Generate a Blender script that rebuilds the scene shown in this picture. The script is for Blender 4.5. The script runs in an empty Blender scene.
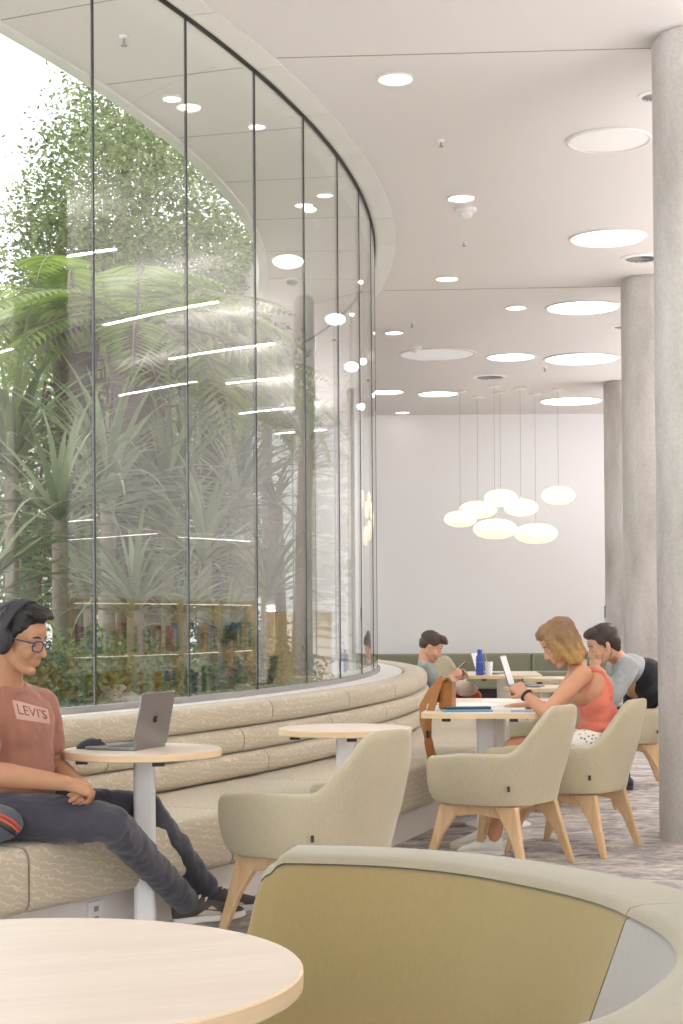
import bpy, bmesh, math, random
from mathutils import Vector, Matrix, Euler
from mathutils.bvhtree import BVHTree
random.seed(7)
S = bpy.context.scene
COL = S.collection
PI = math.pi
R_ = math.radians

# ------------------------------------------------------------------ camera
HC = 1.25; F = 1650.0; PITCH = R_(1.0); ROLL = R_(-0.4); HOR = 621.0
PPY = HOR - F*math.tan(PITCH); PPX = 341.5
CAMM = Matrix.Rotation(PI/2 + PITCH, 3, 'X') @ Matrix.Rotation(ROLL, 3, 'Z')
cd = bpy.data.cameras.new('camera'); cam = bpy.data.objects.new('camera', cd); COL.objects.link(cam)
cam.location = (0, 0, HC); cam.rotation_euler = CAMM.to_euler()
cd.sensor_fit = 'HORIZONTAL'; cd.sensor_width = 36; cd.lens = 36*F/683
cd.shift_y = (PPY - 512)/683; cd.clip_start = 0.05; cd.clip_end = 300
S.camera = cam

def ray(px, py):
    return CAMM @ Vector(((px-PPX)/F, -(py-PPY)/F, -1))
def at(px, py, d):                       # the point seen there at depth d
    r = ray(px, py); return Vector((0, 0, HC)) + r*(d/r.y)
def onz(px, py, z):                      # the point seen there at height z
    r = ray(px, py); return Vector((0, 0, HC)) + r*((z-HC)/r.z)

# ------------------------------------------------------------------ materials
MATS = {}
def newmat(name):
    m = bpy.data.materials.new(name); m.use_nodes = True
    nt = m.node_tree; b = nt.nodes['Principled BSDF']; MATS[name] = m
    return m, nt, b
def rgb(h):
    v = [int(h[i:i+2], 16)/255 for i in (0, 2, 4)]
    return tuple(((c+.055)/1.055)**2.4 if c > .04045 else c/12.92 for c in v) + (1,)
def mixrgb(nt, fac, a, b, kind='MIX'):
    n = nt.nodes.new('ShaderNodeMix'); n.data_type = 'RGBA'; n.blend_type = kind
    if isinstance(fac, float): n.inputs[0].default_value = fac
    else: nt.links.new(fac, n.inputs[0])
    for k, v in ((6, a), (7, b)):
        if isinstance(v, tuple): n.inputs[k].default_value = v
        else: nt.links.new(v, n.inputs[k])
    return n.outputs[2]
def ramp(nt, src, stops):
    n = nt.nodes.new('ShaderNodeValToRGB'); e = n.color_ramp.elements
    while len(e) < len(stops): e.new(.5)
    for el, (p, c) in zip(e, stops): el.position = p; el.color = c
    nt.links.new(src, n.inputs[0]); return n.outputs[0]
def coords(nt, scale, rot=(0, 0, 0), kind='Object'):
    tc = nt.nodes.new('ShaderNodeTexCoord'); mp = nt.nodes.new('ShaderNodeMapping')
    mp.inputs['Scale'].default_value = scale; mp.inputs['Rotation'].default_value = rot
    nt.links.new(tc.outputs[kind], mp.inputs[0]); return mp.outputs[0]
def noise(nt, vec, scale, detail=4, rough=.55, dist=0):
    n = nt.nodes.new('ShaderNodeTexNoise'); n.inputs['Scale'].default_value = scale
    n.inputs['Detail'].default_value = detail; n.inputs['Roughness'].default_value = rough
    n.inputs['Distortion'].default_value = dist
    nt.links.new(vec, n.inputs['Vector']); return n.outputs['Fac']
def bump(nt, b, src, strength=.2, dist=.004):
    n = nt.nodes.new('ShaderNodeBump'); n.inputs['Strength'].default_value = strength
    n.inputs['Distance'].default_value = dist
    nt.links.new(src, n.inputs['Height']); nt.links.new(n.outputs[0], b.inputs['Normal'])
def simple(name, hexc, rough=.6, metal=0, var=0.0, vs=20, bmp=0, sheen=0):
    m, nt, b = newmat(name); c = rgb(hexc)
    b.inputs['Roughness'].default_value = rough; b.inputs['Metallic'].default_value = metal
    if sheen:
        b.inputs['Sheen Weight'].default_value = sheen; b.inputs['Sheen Roughness'].default_value = .4
    v = coords(nt, (1, 1, 1)); f = noise(nt, v, vs)
    a = tuple(x*(1-var) for x in c[:3])+(1,); d = tuple(min(1, x*(1+var)) for x in c[:3])+(1,)
    nt.links.new(mixrgb(nt, f, a, d), b.inputs['Base Color'])
    if bmp: bump(nt, b, noise(nt, v, vs*4), bmp)
    return m
def fabric(name, hexc, var=.12, scale=1.0, sheen=.25):
    m, nt, b = newmat(name); c = rgb(hexc); b.inputs['Roughness'].default_value = .95
    b.inputs['Specular IOR Level'].default_value = .2
    b.inputs['Sheen Weight'].default_value = sheen; b.inputs['Sheen Roughness'].default_value = .5
    v = coords(nt, (1, 1, .35)); f1 = noise(nt, v, 120*scale, 3, .7)
    f2 = noise(nt, coords(nt, (1, 1, 1)), 6*scale, 3)
    a = tuple(x*(1-var) for x in c[:3])+(1,); d = tuple(min(1, x*(1+var)) for x in c[:3])+(1,)
    k = mixrgb(nt, f1, a, d)
    k2 = mixrgb(nt, f2, tuple(.93 for _ in range(3))+(1,), (1.05, 1.05, 1.05, 1))
    nt.links.new(mixrgb(nt, 1.0, k, k2, 'MULTIPLY'), b.inputs['Base Color'])
    bump(nt, b, f1, .25, .002); return m
def emit(name, hexc, strength):
    m, nt, b = newmat(name); c = rgb(hexc)
    b.inputs['Base Color'].default_value = (.8, .8, .8, 1)
    b.inputs['Emission Color'].default_value = c; b.inputs['Emission Strength'].default_value = strength
    return m

simple('plaster', 'dfdad8', .9, var=.012, vs=1.5)
simple('white_paint', 'f5f3f3', .85, var=.01, vs=1)
simple('panel_white', 'e6e4e0', .35, var=.015, vs=2)
simple('white_metal', 'e9e7e6', .45, var=.01)
simple('plinth_white', 'e8e2dc', .5, var=.02)
simple('dark_metal', '2b2826', .5, var=.05)
simple('black_plastic', '2a2b30', .45, var=.06)
simple('soft_black', '37343a', .7, var=.08)
simple('space_grey', '8d8a8a', .35, .8, var=.02)
simple('screen_dark', '1b1c20', .15)
simple('rubber_white', 'd9d4cc', .7, var=.03)
simple('joint_grey', '9a9693', .8)
simple('grille_dark', '3a3a3c', .6)
simple('clear_trim', 'c7cbc8', .3)
fabric('chair_fabric', 'b9ae93', .14)
fabric('pod_olive', '948258', .10)
fabric('pod_rim', '9a917a', .08)
fabric('pod_grey', '9d9890', .08)
fabric('green_bench', '8d8d78', .10)
fabric('tshirt', 'a06f5d', .10, 2)
fabric('coral', 'd97a66', .08, 2)
fabric('heather', 'a3a5a6', .16, 3)
fabric('black_cloth', '26242a', .12, 2)
fabric('boy_shirt', '8e9696', .12, 2)
fabric('trousers', '494750', .14, 2)
fabric('red_cloth', 'cf5a48', .1, 2)
fabric('backpack', '5d6470', .12, 2)
fabric('sock', '3d4a66', .2, 3)
simple('orange_trim', 'd9663f', .7)
simple('leather', '9c6328', .45, var=.16, vs=14)
simple('bottle_blue', '3a55a8', .35, var=.04)
simple('paper', 'f4f2ee', .8, var=.015, vs=30)
simple('book_blue', '5d93b8', .5, var=.05)
simple('book_dark', '33414f', .5, var=.05)
simple('print_blue', '9fb0c8', .8)
simple('shoe_dark', '4a423d', .7, var=.12, vs=40)
simple('shoe_mesh', 'b0a593', .8, var=.1, vs=80)
simple('shoe_white', 'eae6dd', .7, var=.03)
simple('logo_patch', 'c9a595', .9, var=.03)
simple('logo_ink', '8b4f4c', .9)
simple('glasses_blue', '35415f', .3)
simple('concrete_rock', '9a968c', .95, var=.15, vs=6, bmp=.5)
simple('bounce_ground', 'a99f8f', 1, var=.25, vs=9)  # kept pale to bounce daylight up onto the soffit
simple('hair_black', '1e1716', .55, var=.3, vs=60)
simple('hair_dark', '3a2a24', .5, var=.25, vs=60)
simple('hair_brown', '4e4036', .6, var=.2, vs=60)
simple('eye_white', 'd8d0c8', .3)
simple('eye_dark', '2c1d18', .3)
simple('shelf_wood', 'dfc49a', .6, var=.08, vs=8)
for i, h in enumerate(('b23b34', '3d6ea5', 'd8c8a8', '3f7d57', 'e2e0da', '8a6a9c', 'd89a3d', '46505e')):
    simple('spine_%d' % i, h, .6, var=.05)

def skin(name, hexc):
    m, nt, b = newmat(name); c = rgb(hexc); b.inputs['Roughness'].default_value = .55
    b.inputs['Subsurface Weight'].default_value = .12
    b.inputs['Subsurface Radius'].default_value = (.01, .004, .002)
    f = noise(nt, coords(nt, (1, 1, 1)), 25)
    nt.links.new(mixrgb(nt, f, tuple(x*.93 for x in c[:3])+(1,), tuple(x*1.06 for x in c[:3])+(1,)), b.inputs['Base Color'])
    return m
skin('skin_tan', 'b98a69'); skin('skin_fair', 'c99272'); skin('skin_light', 'd8a78c'); skin('skin_east', 'd2a287')

def wood(name, h1, h2, scale=(3, 40, 40), rough=.45):
    m, nt, b = newmat(name); b.inputs['Roughness'].default_value = rough
    v = coords(nt, scale); f = noise(nt, v, 1.0, 5, .6, .6)
    nt.links.new(ramp(nt, f, [(.3, rgb(h1)), (.7, rgb(h2))]), b.inputs['Base Color']); return m
wood('oak', 'c9a47a', 'dabb92', (30, 30, 4)); wood('table_wood', 'dbcbba', 'e6d8c8', (2.2, 22, 10), .4); wood('table_edge', 'dcbf97', 'e6cda9', (4, 4, 60), .5)

# banquette cloth: beige with meandering stitched lines
m, nt, b = newmat('banquette'); b.inputs['Roughness'].default_value = .95; b.inputs['Specular IOR Level'].default_value = .2
b.inputs['Sheen Weight'].default_value = .2
w = nt.nodes.new('ShaderNodeTexWave'); w.inputs['Scale'].default_value = 15; w.inputs['Distortion'].default_value = 7
w.inputs['Detail'].default_value = 2; w.inputs['Detail Scale'].default_value = 1.6
nt.links.new(coords(nt, (1, 1, 1.6), (0, .5, .3)), w.inputs['Vector'])
lines = ramp(nt, w.outputs['Fac'], [(0, (0, 0, 0, 1)), (.86, (0, 0, 0, 1)), (.95, (1, 1, 1, 1))])
wv = noise(nt, coords(nt, (1, 1, 1)), 160, 2, .7)
base = mixrgb(nt, wv, rgb('afa38c'), rgb('c6bba5'))
nt.links.new(mixrgb(nt, lines, base, rgb('cdc3af')), b.inputs['Base Color']); bump(nt, b, wv, .2, .002)

# carpet: streaky greys
m, nt, b = newmat('carpet'); b.inputs['Roughness'].default_value = 1; b.inputs['Specular IOR Level'].default_value = .1
v = coords(nt, (1.5, 1.7, 1), (0, 0, .2)); f1 = noise(nt, v, 3.0, 8, .7, 1.6); f2 = noise(nt, coords(nt, (1, 1, 1)), 260, 2)
f3 = noise(nt, coords(nt, (.8, 3, 1), (0, 0, -.1)), 3.0, 5, .6)
k = ramp(nt, f1, [(.33, rgb('807a80')), (.42, rgb('a9a3a3')), (.53, rgb('c8c2bd')), (.66, rgb('e4ded6'))])
k2 = ramp(nt, f3, [(.4, (.82, .8, .82, 1)), (.62, (1.06, 1.05, 1.02, 1))])
k = mixrgb(nt, 1.0, k, k2, 'MULTIPLY'); k3 = ramp(nt, f2, [(.3, (.8, .8, .8, 1)), (.7, (1.1, 1.1, 1.1, 1))])
nt.links.new(mixrgb(nt, 1.0, k, k3, 'MULTIPLY'), b.inputs['Base Color']); bump(nt, b, f2, .5, .004)

# concrete
m, nt, b = newmat('concrete'); b.inputs['Roughness'].default_value = .8
f1 = noise(nt, coords(nt, (1, 1, .35)), 2.4, 7, .62); f2 = noise(nt, coords(nt, (1, 1, 1)), 45, 3)
k = ramp(nt, f1, [(.3, rgb('a39c96')), (.5, rgb('bdb7b1')), (.72, rgb('d1ccc8'))])
nt.links.new(mixrgb(nt, 1.0, k, ramp(nt, f2, [(.25, (.88, .88, .88, 1)), (.6, (1.03, 1.03, 1.03, 1))]), 'MULTIPLY'), b.inputs['Base Color'])
bump(nt, b, f2, .15, .003)

# window glass: reflection that grows towards grazing, otherwise clear
m, nt, b = newmat('glass'); nt.nodes.remove(b); out = nt.nodes['Material Output']
lw = nt.nodes.new('ShaderNodeLayerWeight'); lw.inputs['Blend'].default_value = .5
p5 = nt.nodes.new('ShaderNodeMath'); p5.operation = 'POWER'; nt.links.new(lw.outputs['Facing'], p5.inputs[0]); p5.inputs[1].default_value = 4.6
ma = nt.nodes.new('ShaderNodeMath'); ma.operation = 'MULTIPLY_ADD'; nt.links.new(p5.outputs[0], ma.inputs[0]); ma.inputs[1].default_value = .92; ma.inputs[2].default_value = .056
gl = nt.nodes.new('ShaderNodeBsdfGlossy'); gl.inputs['Roughness'].default_value = 0; gl.inputs['Color'].default_value = (1, 1, 1, 1)
tr = nt.nodes.new('ShaderNodeBsdfTransparent'); tr.inputs['Color'].default_value = (.975, .99, .98, 1)
mx = nt.nodes.new('ShaderNodeMixShader'); nt.links.new(ma.outputs[0], mx.inputs[0]); nt.links.new(tr.outputs[0], mx.inputs[1]); nt.links.new(gl.outputs[0], mx.inputs[2])
nt.links.new(mx.outputs[0], out.inputs[0])

def leafmat(name, h1, h2, trans=.35):
    m, nt, b = newmat(name); out = nt.nodes['Material Output']
    g = nt.nodes.new('ShaderNodeNewGeometry')
    k = mixrgb(nt, g.outputs['Random Per Island'], rgb(h1), rgb(h2)); nt.links.new(k, b.inputs['Base Color'])
    b.inputs['Roughness'].default_value = .5
    t = nt.nodes.new('ShaderNodeBsdfTranslucent'); nt.links.new(k, t.inputs['Color'])
    mx = nt.nodes.new('ShaderNodeMixShader'); mx.inputs[0].default_value = trans
    nt.links.new(b.outputs[0], mx.inputs[1]); nt.links.new(t.outputs[0], mx.inputs[2]); nt.links.new(mx.outputs[0], out.inputs[0])
leafmat('leaf_tree', '46562b', '87965a', .3); leafmat('leaf_fern', '587528', '92a54c', .45); leafmat('leaf_strap', '4f6140', '8d9872', .3)
leafmat('leaf_dark', '3f5a34', '6f8650', .3); leafmat('leaf_low', '43582f', '76874f', .3)
simple('bark_dark', '4b3d33', 1, var=.35, vs=14, bmp=.6); simple('bark_grey', '7d7466', 1, var=.25, vs=14, bmp=.4)
emit('lamp_white', 'fff4ea', 5.0); emit('lamp_cool', 'f3f4ff', 3.2); emit('lamp_warm_dim', 'f2e0d4', .10); emit('unlit_disc_glow', 'e6e2e0', .12)
emit('pendant_glow', 'ffe9b8', .62); emit('strip_glow', 'fffdfc', 24.0); emit('strip_fill_up', 'fffcfa', 40.0); emit('strip_soft', 'fffaf4', 9.0); emit('fill_trough_glow', 'fffcfb', 27.0); emit('shelf_fill_glow', 'fff8ee', 2.6); emit('screen_lit', 'b8c0c4', .10)  # trough, shelf and upward strip glows are added fill light
m, nt, b = newmat('floral'); b.inputs['Roughness'].default_value = .9
vo = nt.nodes.new('ShaderNodeTexVoronoi'); vo.inputs['Scale'].default_value = 45; nt.links.new(coords(nt, (1, 1, 1)), vo.inputs['Vector'])
nt.links.new(ramp(nt, vo.outputs['Distance'], [(.2, rgb('6f8272')), (.32, rgb('b9c0a8')), (.42, rgb('efeae0'))]), b.inputs['Base Color'])
m, nt, b = newmat('stripes'); b.inputs['Roughness'].default_value = .9
w = nt.nodes.new('ShaderNodeTexWave'); w.inputs['Scale'].default_value = 9; nt.links.new(coords(nt, (2.5, .6, 2.5), (0, .6, 0)), w.inputs['Vector'])
nt.links.new(ramp(nt, w.outputs['Fac'], [(.3, rgb('ece3da')), (.6, rgb('e0a48f')), (.9, rgb('efe7df'))]), b.inputs['Base Color'])
m, nt, b = newmat('hair_blond'); b.inputs['Roughness'].default_value = .5
f = noise(nt, coords(nt, (60, 60, 4)), 1.0, 4); g = nt.nodes.new('ShaderNodeTexCoord'); sp = nt.nodes.new('ShaderNodeSeparateXYZ')
nt.links.new(g.outputs['Generated'], sp.inputs[0])
k1 = mixrgb(nt, f, rgb('6e5236'), rgb('8f6d48')); k2 = mixrgb(nt, f, rgb('94703f'), rgb('c79c5a'))
fr = ramp(nt, sp.outputs['Z'], [(.1, (1, 1, 1, 1)), (.65, (0, 0, 0, 1))]); nt.links.new(mixrgb(nt, fr, k1, k2), b.inputs['Base Color'])

# ------------------------------------------------------------------ mesh helpers
class MB:
    def __init__(s): s.v = []; s.f = []; s.mi = []; s.cur = 0
    def add(s, vs, fs, M=None):
        o = len(s.v)
        for p in vs:
            p = Vector(p); s.v.append(tuple(M @ p) if M is not None else tuple(p))
        for f in fs: s.f.append(tuple(i+o for i in f)); s.mi.append(s.cur)
    def box(s, c, d, rz=0, M=None):
        x, y, z = (q/2 for q in d)
        vs = [(i*x, j*y, k*z) for i in (-1, 1) for j in (-1, 1) for k in (-1, 1)]
        T = Matrix.Translation(c) @ Matrix.Rotation(rz, 4, 'Z')
        if M is not None: T = M @ T
        s.add(vs, [(0, 1, 3, 2), (4, 6, 7, 5), (0, 4, 5, 1), (2, 3, 7, 6), (0, 2, 6, 4), (1, 5, 7, 3)], T)
    def grid(s, rows, closed_u=False, closed_v=False, caps=False, M=None):
        n = len(rows); k = len(rows[0]); vs = [p for r in rows for p in r]; fs = []
        for i in range(n if closed_u else n-1):
            for j in range(k if closed_v else k-1):
                a = i*k+j; b_ = i*k+(j+1) % k; c = ((i+1) % n)*k+(j+1) % k; d = ((i+1) % n)*k+j
                fs.append((a, b_, c, d))
        if caps: fs.append(tuple(range(k-1, -1, -1))); fs.append(tuple((n-1)*k+j for j in range(k)))
        s.add(vs, fs, M)
    def lathe(s, prof, seg=32, M=None, caps=True):
        rows = [[(r*math.cos(2*PI*i/seg), r*math.sin(2*PI*i/seg), z) for i in range(seg)] for r, z in prof]
        s.grid(rows, closed_v=True, caps=caps, M=M)
    def ell(s, c, r, rot=None, M=None, nu=14, nv=20):
        T = Matrix.Translation(c)
        if rot is not None: T = T @ (rot.to_4x4() if hasattr(rot, 'to_4x4') else Euler(rot).to_matrix().to_4x4())
        if M is not None: T = M @ T
        rows = []
        for i in range(1, nu):
            t = PI*i/nu
            rows.append([(r[0]*math.sin(t)*math.cos(2*PI*j/nv), r[1]*math.sin(t)*math.sin(2*PI*j/nv), -r[2]*math.cos(t)) for j in range(nv)])
        s.grid(rows, closed_v=True, caps=True, M=T)
    def cone(s, a, ra, b, rb, M=None, seg=16):          # round cone with hemispherical ends
        a = Vector(a); b = Vector(b); ax = b-a; L = ax.length
        if L < 1e-6: return s.ell(a, (ra, ra, ra), M=M)
        q = ax.to_track_quat('Z', 'Y').to_matrix().to_4x4(); T = Matrix.Translation(a) @ q
        if M is not None: T = M @ T
        pr = []
        for i in range(1, 7): t = PI/2*(1-i/6); pr.append((max(ra*math.cos(t), 1e-4), -ra*math.sin(t)))
        for i in range(0, 6): t = PI/2*i/6; pr.append((max(rb*math.cos(t), 1e-4), L+rb*math.sin(t)))
        s.lathe(pr, seg, T)
    def tube(s, pts, rad, seg=10, caps=True, M=None, flat=1.0):
        pts = [Vector(p) for p in pts]; rows = []; n = len(pts); up = None
        for i, p in enumerate(pts):
            t = (pts[min(i+1, n-1)]-pts[max(i-1, 0)]).normalized()
            if up is None:
                up = Vector((0, 0, 1)) if abs(t.z) < .9 else Vector((1, 0, 0))
            x = t.cross(up)
            if x.length < 1e-5: x = t.cross(Vector((0, 1, 0)))
            x.normalize(); up = x.cross(t).normalized()
            r = rad[i] if isinstance(rad, (list, tuple)) else rad
            rows.append([p + x*(r*math.cos(2*PI*j/seg)) + up*(r*flat*math.sin(2*PI*j/seg)) for j in range(seg)])
        s.grid(rows, closed_v=True, caps=caps, M=M)
    def prism(s, poly, z0, z1, M=None):                 # 2-D outline extruded along z
        n = len(poly); s.grid([[(x, y, z0) for x, y in poly], [(x, y, z1) for x, y in poly]], closed_v=True, caps=True, M=M)
    def mesh(s, name, mats, smooth=40):
        me = bpy.data.meshes.new(name); me.from_pydata(s.v, [], s.f)
        for mt in (mats if isinstance(mats, (list, tuple)) else [mats]): me.materials.append(MATS[mt])
        me.polygons.foreach_set('material_index', s.mi)
        bm = bmesh.new(); bm.from_mesh(me); bmesh.ops.recalc_face_normals(bm, faces=bm.faces); bm.to_mesh(me); bm.free()
        if smooth:
            me.polygons.foreach_set('use_smooth', [True]*len(me.polygons)); me.set_sharp_from_angle(angle=R_(smooth))
        me.update(); return me
    def build(s, name, mats, parent=None, smooth=40, bev=0, bseg=2):
        o = bpy.data.objects.new(name, s.mesh(name, mats, smooth)); COL.objects.link(o)
        if parent: o.parent = parent
        if bev:
            md = o.modifiers.new('bevel', 'BEVEL'); md.width = bev; md.segments = bseg; md.limit_method = 'ANGLE'; md.angle_limit = R_(35)
            md.harden_normals = False
        return o
def tag(o, label, cat, group=None, kind=None):
    o['label'] = label
    if cat: o['category'] = cat
    if group: o['group'] = group
    if kind: o['kind'] = kind
    return o
def struct(o, label=None, cat=None):
    o['kind'] = 'structure'
    if label: o['label'] = label
    if cat: o['category'] = cat
    return o
def thing(name, label, cat, loc=(0, 0, 0), rz=0, group=None):
    o = bpy.data.objects.new(name, None); COL.objects.link(o); o.location = loc; o.rotation_euler = (0, 0, rz)
    o.empty_display_size = .1
    return tag(o, label, cat, group)
def dup(root, loc, rz, label, group=None, scale=None):
    def cp(o, par):
        c = o.copy(); COL.objects.link(c)
        if par: c.parent = par
        for ch in list(o.children): cp(ch, c)
        return c
    r = cp(root, None); r.location = loc; r.rotation_euler = (0, 0, rz); r['label'] = label
    if group: r['group'] = group
    if scale: r.scale = scale
    return r
def remesh(o, voxel, it=6, disp=None):
    md = o.modifiers.new('remesh', 'REMESH'); md.mode = 'VOXEL'; md.voxel_size = voxel; md.use_smooth_shade = True
    if it: sm = o.modifiers.new('smooth', 'SMOOTH'); sm.factor = .5; sm.iterations = it
    if disp:
        tx = bpy.data.textures.new('tex', 'CLOUDS'); tx.noise_scale = disp[0]; tx.noise_depth = 2
        dm = o.modifiers.new('disp', 'DISPLACE'); dm.texture = tx; dm.strength = disp[1]; dm.mid_level = .5; dm.texture_coords = 'LOCAL'
    dg = bpy.context.evaluated_depsgraph_get(); me = bpy.data.meshes.new_from_object(o.evaluated_get(dg))
    o.modifiers.clear(); old = o.data; o.data = me; me.name = old.name; bpy.data.meshes.remove(old)
    me.polygons.foreach_set('use_smooth', [True]*len(me.polygons))
    return o
# ------------------------------------------------------------------ room shell
CX, CY = -15.32, 14.85            # centre of the curved glass wall in plan
RG = 15.63; CEIL = 4.57; SILL = 0.815
def pol(r, th, z=0): return Vector((CX + r*math.cos(th), CY + r*math.sin(th), z))
def arc_x(r, y):
    dy = max(-12.9, min(13.2, y-CY)); return CX + math.sqrt(r*r - dy*dy)
def band(mb, prof, t0, t1, n, caps=True):       # closed (r, z) profile swept around the centre
    mb.grid([[pol(r, t0+(t1-t0)*i/n, z) for r, z in prof] for i in range(n+1)], closed_v=True, caps=caps)
XR, YB, YF = 10.5, 26.6, -5.0
def slab(name, mt, r, z0, z1):
    mb = MB(); rows = []
    ys = [YF, YF+2.5] + [i*.33-.5 for i in range(0, 83)] + [YB+.1]
    for y in ys:
        x = arc_x(r, y); rows.append([(x, y, z0), (XR, y, z0), (XR, y, z1), (x, y, z1)])
    mb.grid(rows, closed_v=True, caps=True); return struct(mb.build(name, mt, smooth=0))
slab('floor', 'carpet', 15.6, -.12, 0)
slab('ceiling', 'plaster', 14.6, CEIL, CEIL+.35)
mb = MB(); mb.box(((XR-6.5)/2, YB+.1, 2.45), (XR+6.5, .2, 4.9)); struct(mb.build('wall_back', 'white_paint', smooth=0))
mb = MB(); mb.box((XR+.1, 10.8, 2.45), (.2, 31.6, 4.9)); struct(mb.build('wall_right', 'white_paint', smooth=0))
TH0, TH1 = R_(-43), R_(46)
mb = MB(); band(mb, [(15.56, 0), (15.85, 0), (15.85, SILL), (15.56, SILL)], TH0, TH1, 120); struct(mb.build('wall_left', 'panel_white'))
mb = MB(); rows = []
for i in range(90):
    y = 2.6+i*.29; x = arc_x(15.55, y); rows.append([(-26, y, -.1), (x, y, -.1), (x, y, .2), (-26, y, .2)])
mb.grid(rows, closed_v=True, caps=True); struct(mb.build('ground', 'bounce_ground', smooth=0))
# glass panes
STEP = R_(3.46); K0 = R_(-22.06)
angs = [K0+STEP*k for k in range(-6, 19)]
for i in range(len(angs)-1):
    a, b_ = angs[i]+.0004, angs[i+1]-.0004
    mb = MB(); band(mb, [(RG-.004, SILL+.02), (RG+.004, SILL+.02), (RG+.004, CEIL-.009), (RG-.004, CEIL-.009)], a, b_, 10)
    struct(mb.build('window_%d' % (i+1), 'glass'), 'curved floor to ceiling glass pane of the garden wall')
for i, a in enumerate(angs[1:-1]):
    mb = MB(); M = Matrix.Translation(pol(RG, a, 0)) @ Matrix.Rotation(a, 4, 'Z')
    mb.box((0, 0, (CEIL+SILL)/2+.005), (.014, .0065, CEIL-SILL-.03), M=M); struct(mb.build('trim_%d' % (i+1), 'dark_metal', smooth=0))
n0 = len(angs)
def trim(prof, mt, t0=TH0, t1=TH1, n=120):
    global n0; n0 += 1
    mb = MB(); band(mb, prof, t0, t1, n); return struct(mb.build('trim_%d' % n0, mt))
trim([(RG-.016, CEIL-.009), (RG+.016, CEIL-.009), (RG+.014, CEIL-.001), (RG-.014, CEIL-.001)], 'dark_metal')
trim([(RG-.03, SILL), (RG+.03, SILL), (RG+.03, SILL+.03), (RG-.03, SILL+.03)], 'joint_grey')
k = 0; a = angs[0]
while a < angs[-1]:
    trim([(RG+.032, CEIL-.007), (RG+.19, CEIL-.007), (RG+.19, CEIL-.001), (RG+.032, CEIL-.001)], 'panel_white', a+.0006, a+STEP-.0006, 10)
    a += STEP
trim([(14.58, CEIL-.02), (14.66, CEIL-.02), (14.66, CEIL+.36), (14.58, CEIL+.36)], 'panel_white')
for y in (9.6, 16.5):
    n0 += 1; mb = MB(); mb.box(((XR+arc_x(15.85, y))/2, y-.24, CEIL-.001), (XR-arc_x(15.85, y), .008, .004), rz=R_(-3.2)); struct(mb.build('trim_%d' % n0, 'joint_grey', smooth=0))
for k in range(8):                   # soffit panel joints outside the glass
    th = R_(-28+k*4.6); n0 += 1; mb = MB(); M = Matrix.Translation(pol(15.13, th, CEIL-.001)) @ Matrix.Rotation(th, 4, 'Z')
    mb.box((0, 0, 0), (.9, .008, .004), M=M); struct(mb.build('trim_%d' % n0, 'joint_grey', smooth=0))
# baseboard of the back wall
mb = MB(); mb.box(((XR+.2)/2, YB-.008, .05), (XR-.2, .016, .1)); struct(mb.build('baseboard_back', 'white_paint', smooth=0))

# concrete columns
for (x, y, lb) in ((2.096, 9.4, 'round concrete column nearest the camera, at the right edge'), (3.05, 16.1, 'second round concrete column, partly hidden by the nearest column'),
                   (3.99, 23.1, 'farthest round concrete column beside the white back wall')):
    mb = MB(); mb.lathe([(.293, 0), (.293, CEIL-.03), (.275, CEIL-.03), (.275, CEIL)], 64, Matrix.Translation((x, y, 0)))
    o = mb.build('concrete_column', 'concrete'); struct(o, lb, 'column')

# ------------------------------------------------------------------ ceiling fittings
def ceil_round(px, py, semi, glow, label, lit=True, name='ceiling_light', cat='ceiling light', grp=None):
    p = onz(px, py, CEIL); d = p.y; r = semi/F*d
    t = thing(name, label, cat, (p.x, p.y, CEIL), 0, grp)
    mb = MB(); mb.lathe([(r*.97, -.001), (r*.97, -.014), (r*1.0, -.018), (r*1.05, -.012), (r*1.05, -.001)], 56); mb.build('trim_ring', 'plaster', t)
    mb = MB(); mb.lathe([(r*.965, -.001), (r*.965, -.007), (r*.5, -.008), (.001, -.008)], 56); mb.build('diffuser', glow, t)
    return t
big = [(609, 139.7, 41, 'lamp_warm_dim', 'large round ceiling light nearest the camera, dim and pinkish, beside the nearest column'),
       (608, 237.5, 37.5, 'lamp_cool', 'large round white ceiling light second from the camera, beside the nearest column'),
       (583, 307, 36.5, 'lamp_cool', 'large round ceiling light third from the camera, half behind the second column'),
       (582, 358.4, 37, 'lamp_cool', 'large round ceiling light fourth from the camera, touching the second column'),
       (511, 356.5, 24.4, 'lamp_cool', 'medium round ceiling light between the unlit disc and the second column'),
       (437.5, 354, 37.5, 'unlit_disc_glow', 'large unlit round ceiling recess left of the lit discs'),  # unlit disc given a faint glow of its own
       (571, 400.7, 31, 'lamp_cool', 'large round ceiling light nearest the back wall, above the pendant cluster'),
       (438, 393.4, 20, 'lamp_cool', 'medium round ceiling light left of the pendant cords'),
       (387, 391.5, 17, 'lamp_cool', 'round ceiling light beside the far edge of the curved glass')]
for b_ in big: ceil_round(*b_)
small = [(395.5, 77.4, 17, 'small bright downlight nearest the camera'), (461, 197, 13, 'small downlight just in front of the smoke detector'),
         (447, 277.8, 11, 'small downlight in the middle of the ceiling left of the third large disc'), (516, 307, 10, 'small downlight left of the third large round light'),
         (394, 332, 9, 'small downlight near the glass above the unlit round recess'), (402.5, 412, 7, 'small downlight just in front of the white back wall')]
for px, py, s_, lb in small: ceil_round(px, py, s_, 'lamp_white', lb, name='downlight', cat='downlight')
for px, py, s_, lb in [(172, 97, 9, 'small downlight in the soffit outside the second glass joint'), (257, 125, 8.5, 'small downlight in the soffit outside the third glass joint'),
                       (304, 204, 9, 'small downlight in the soffit outside the fourth glass joint'), (325, 194, 8, 'small downlight in the soffit outside the fifth glass joint')]:
    ceil_round(px, py, s_, 'lamp_white', lb, name='downlight', cat='downlight')
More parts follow.
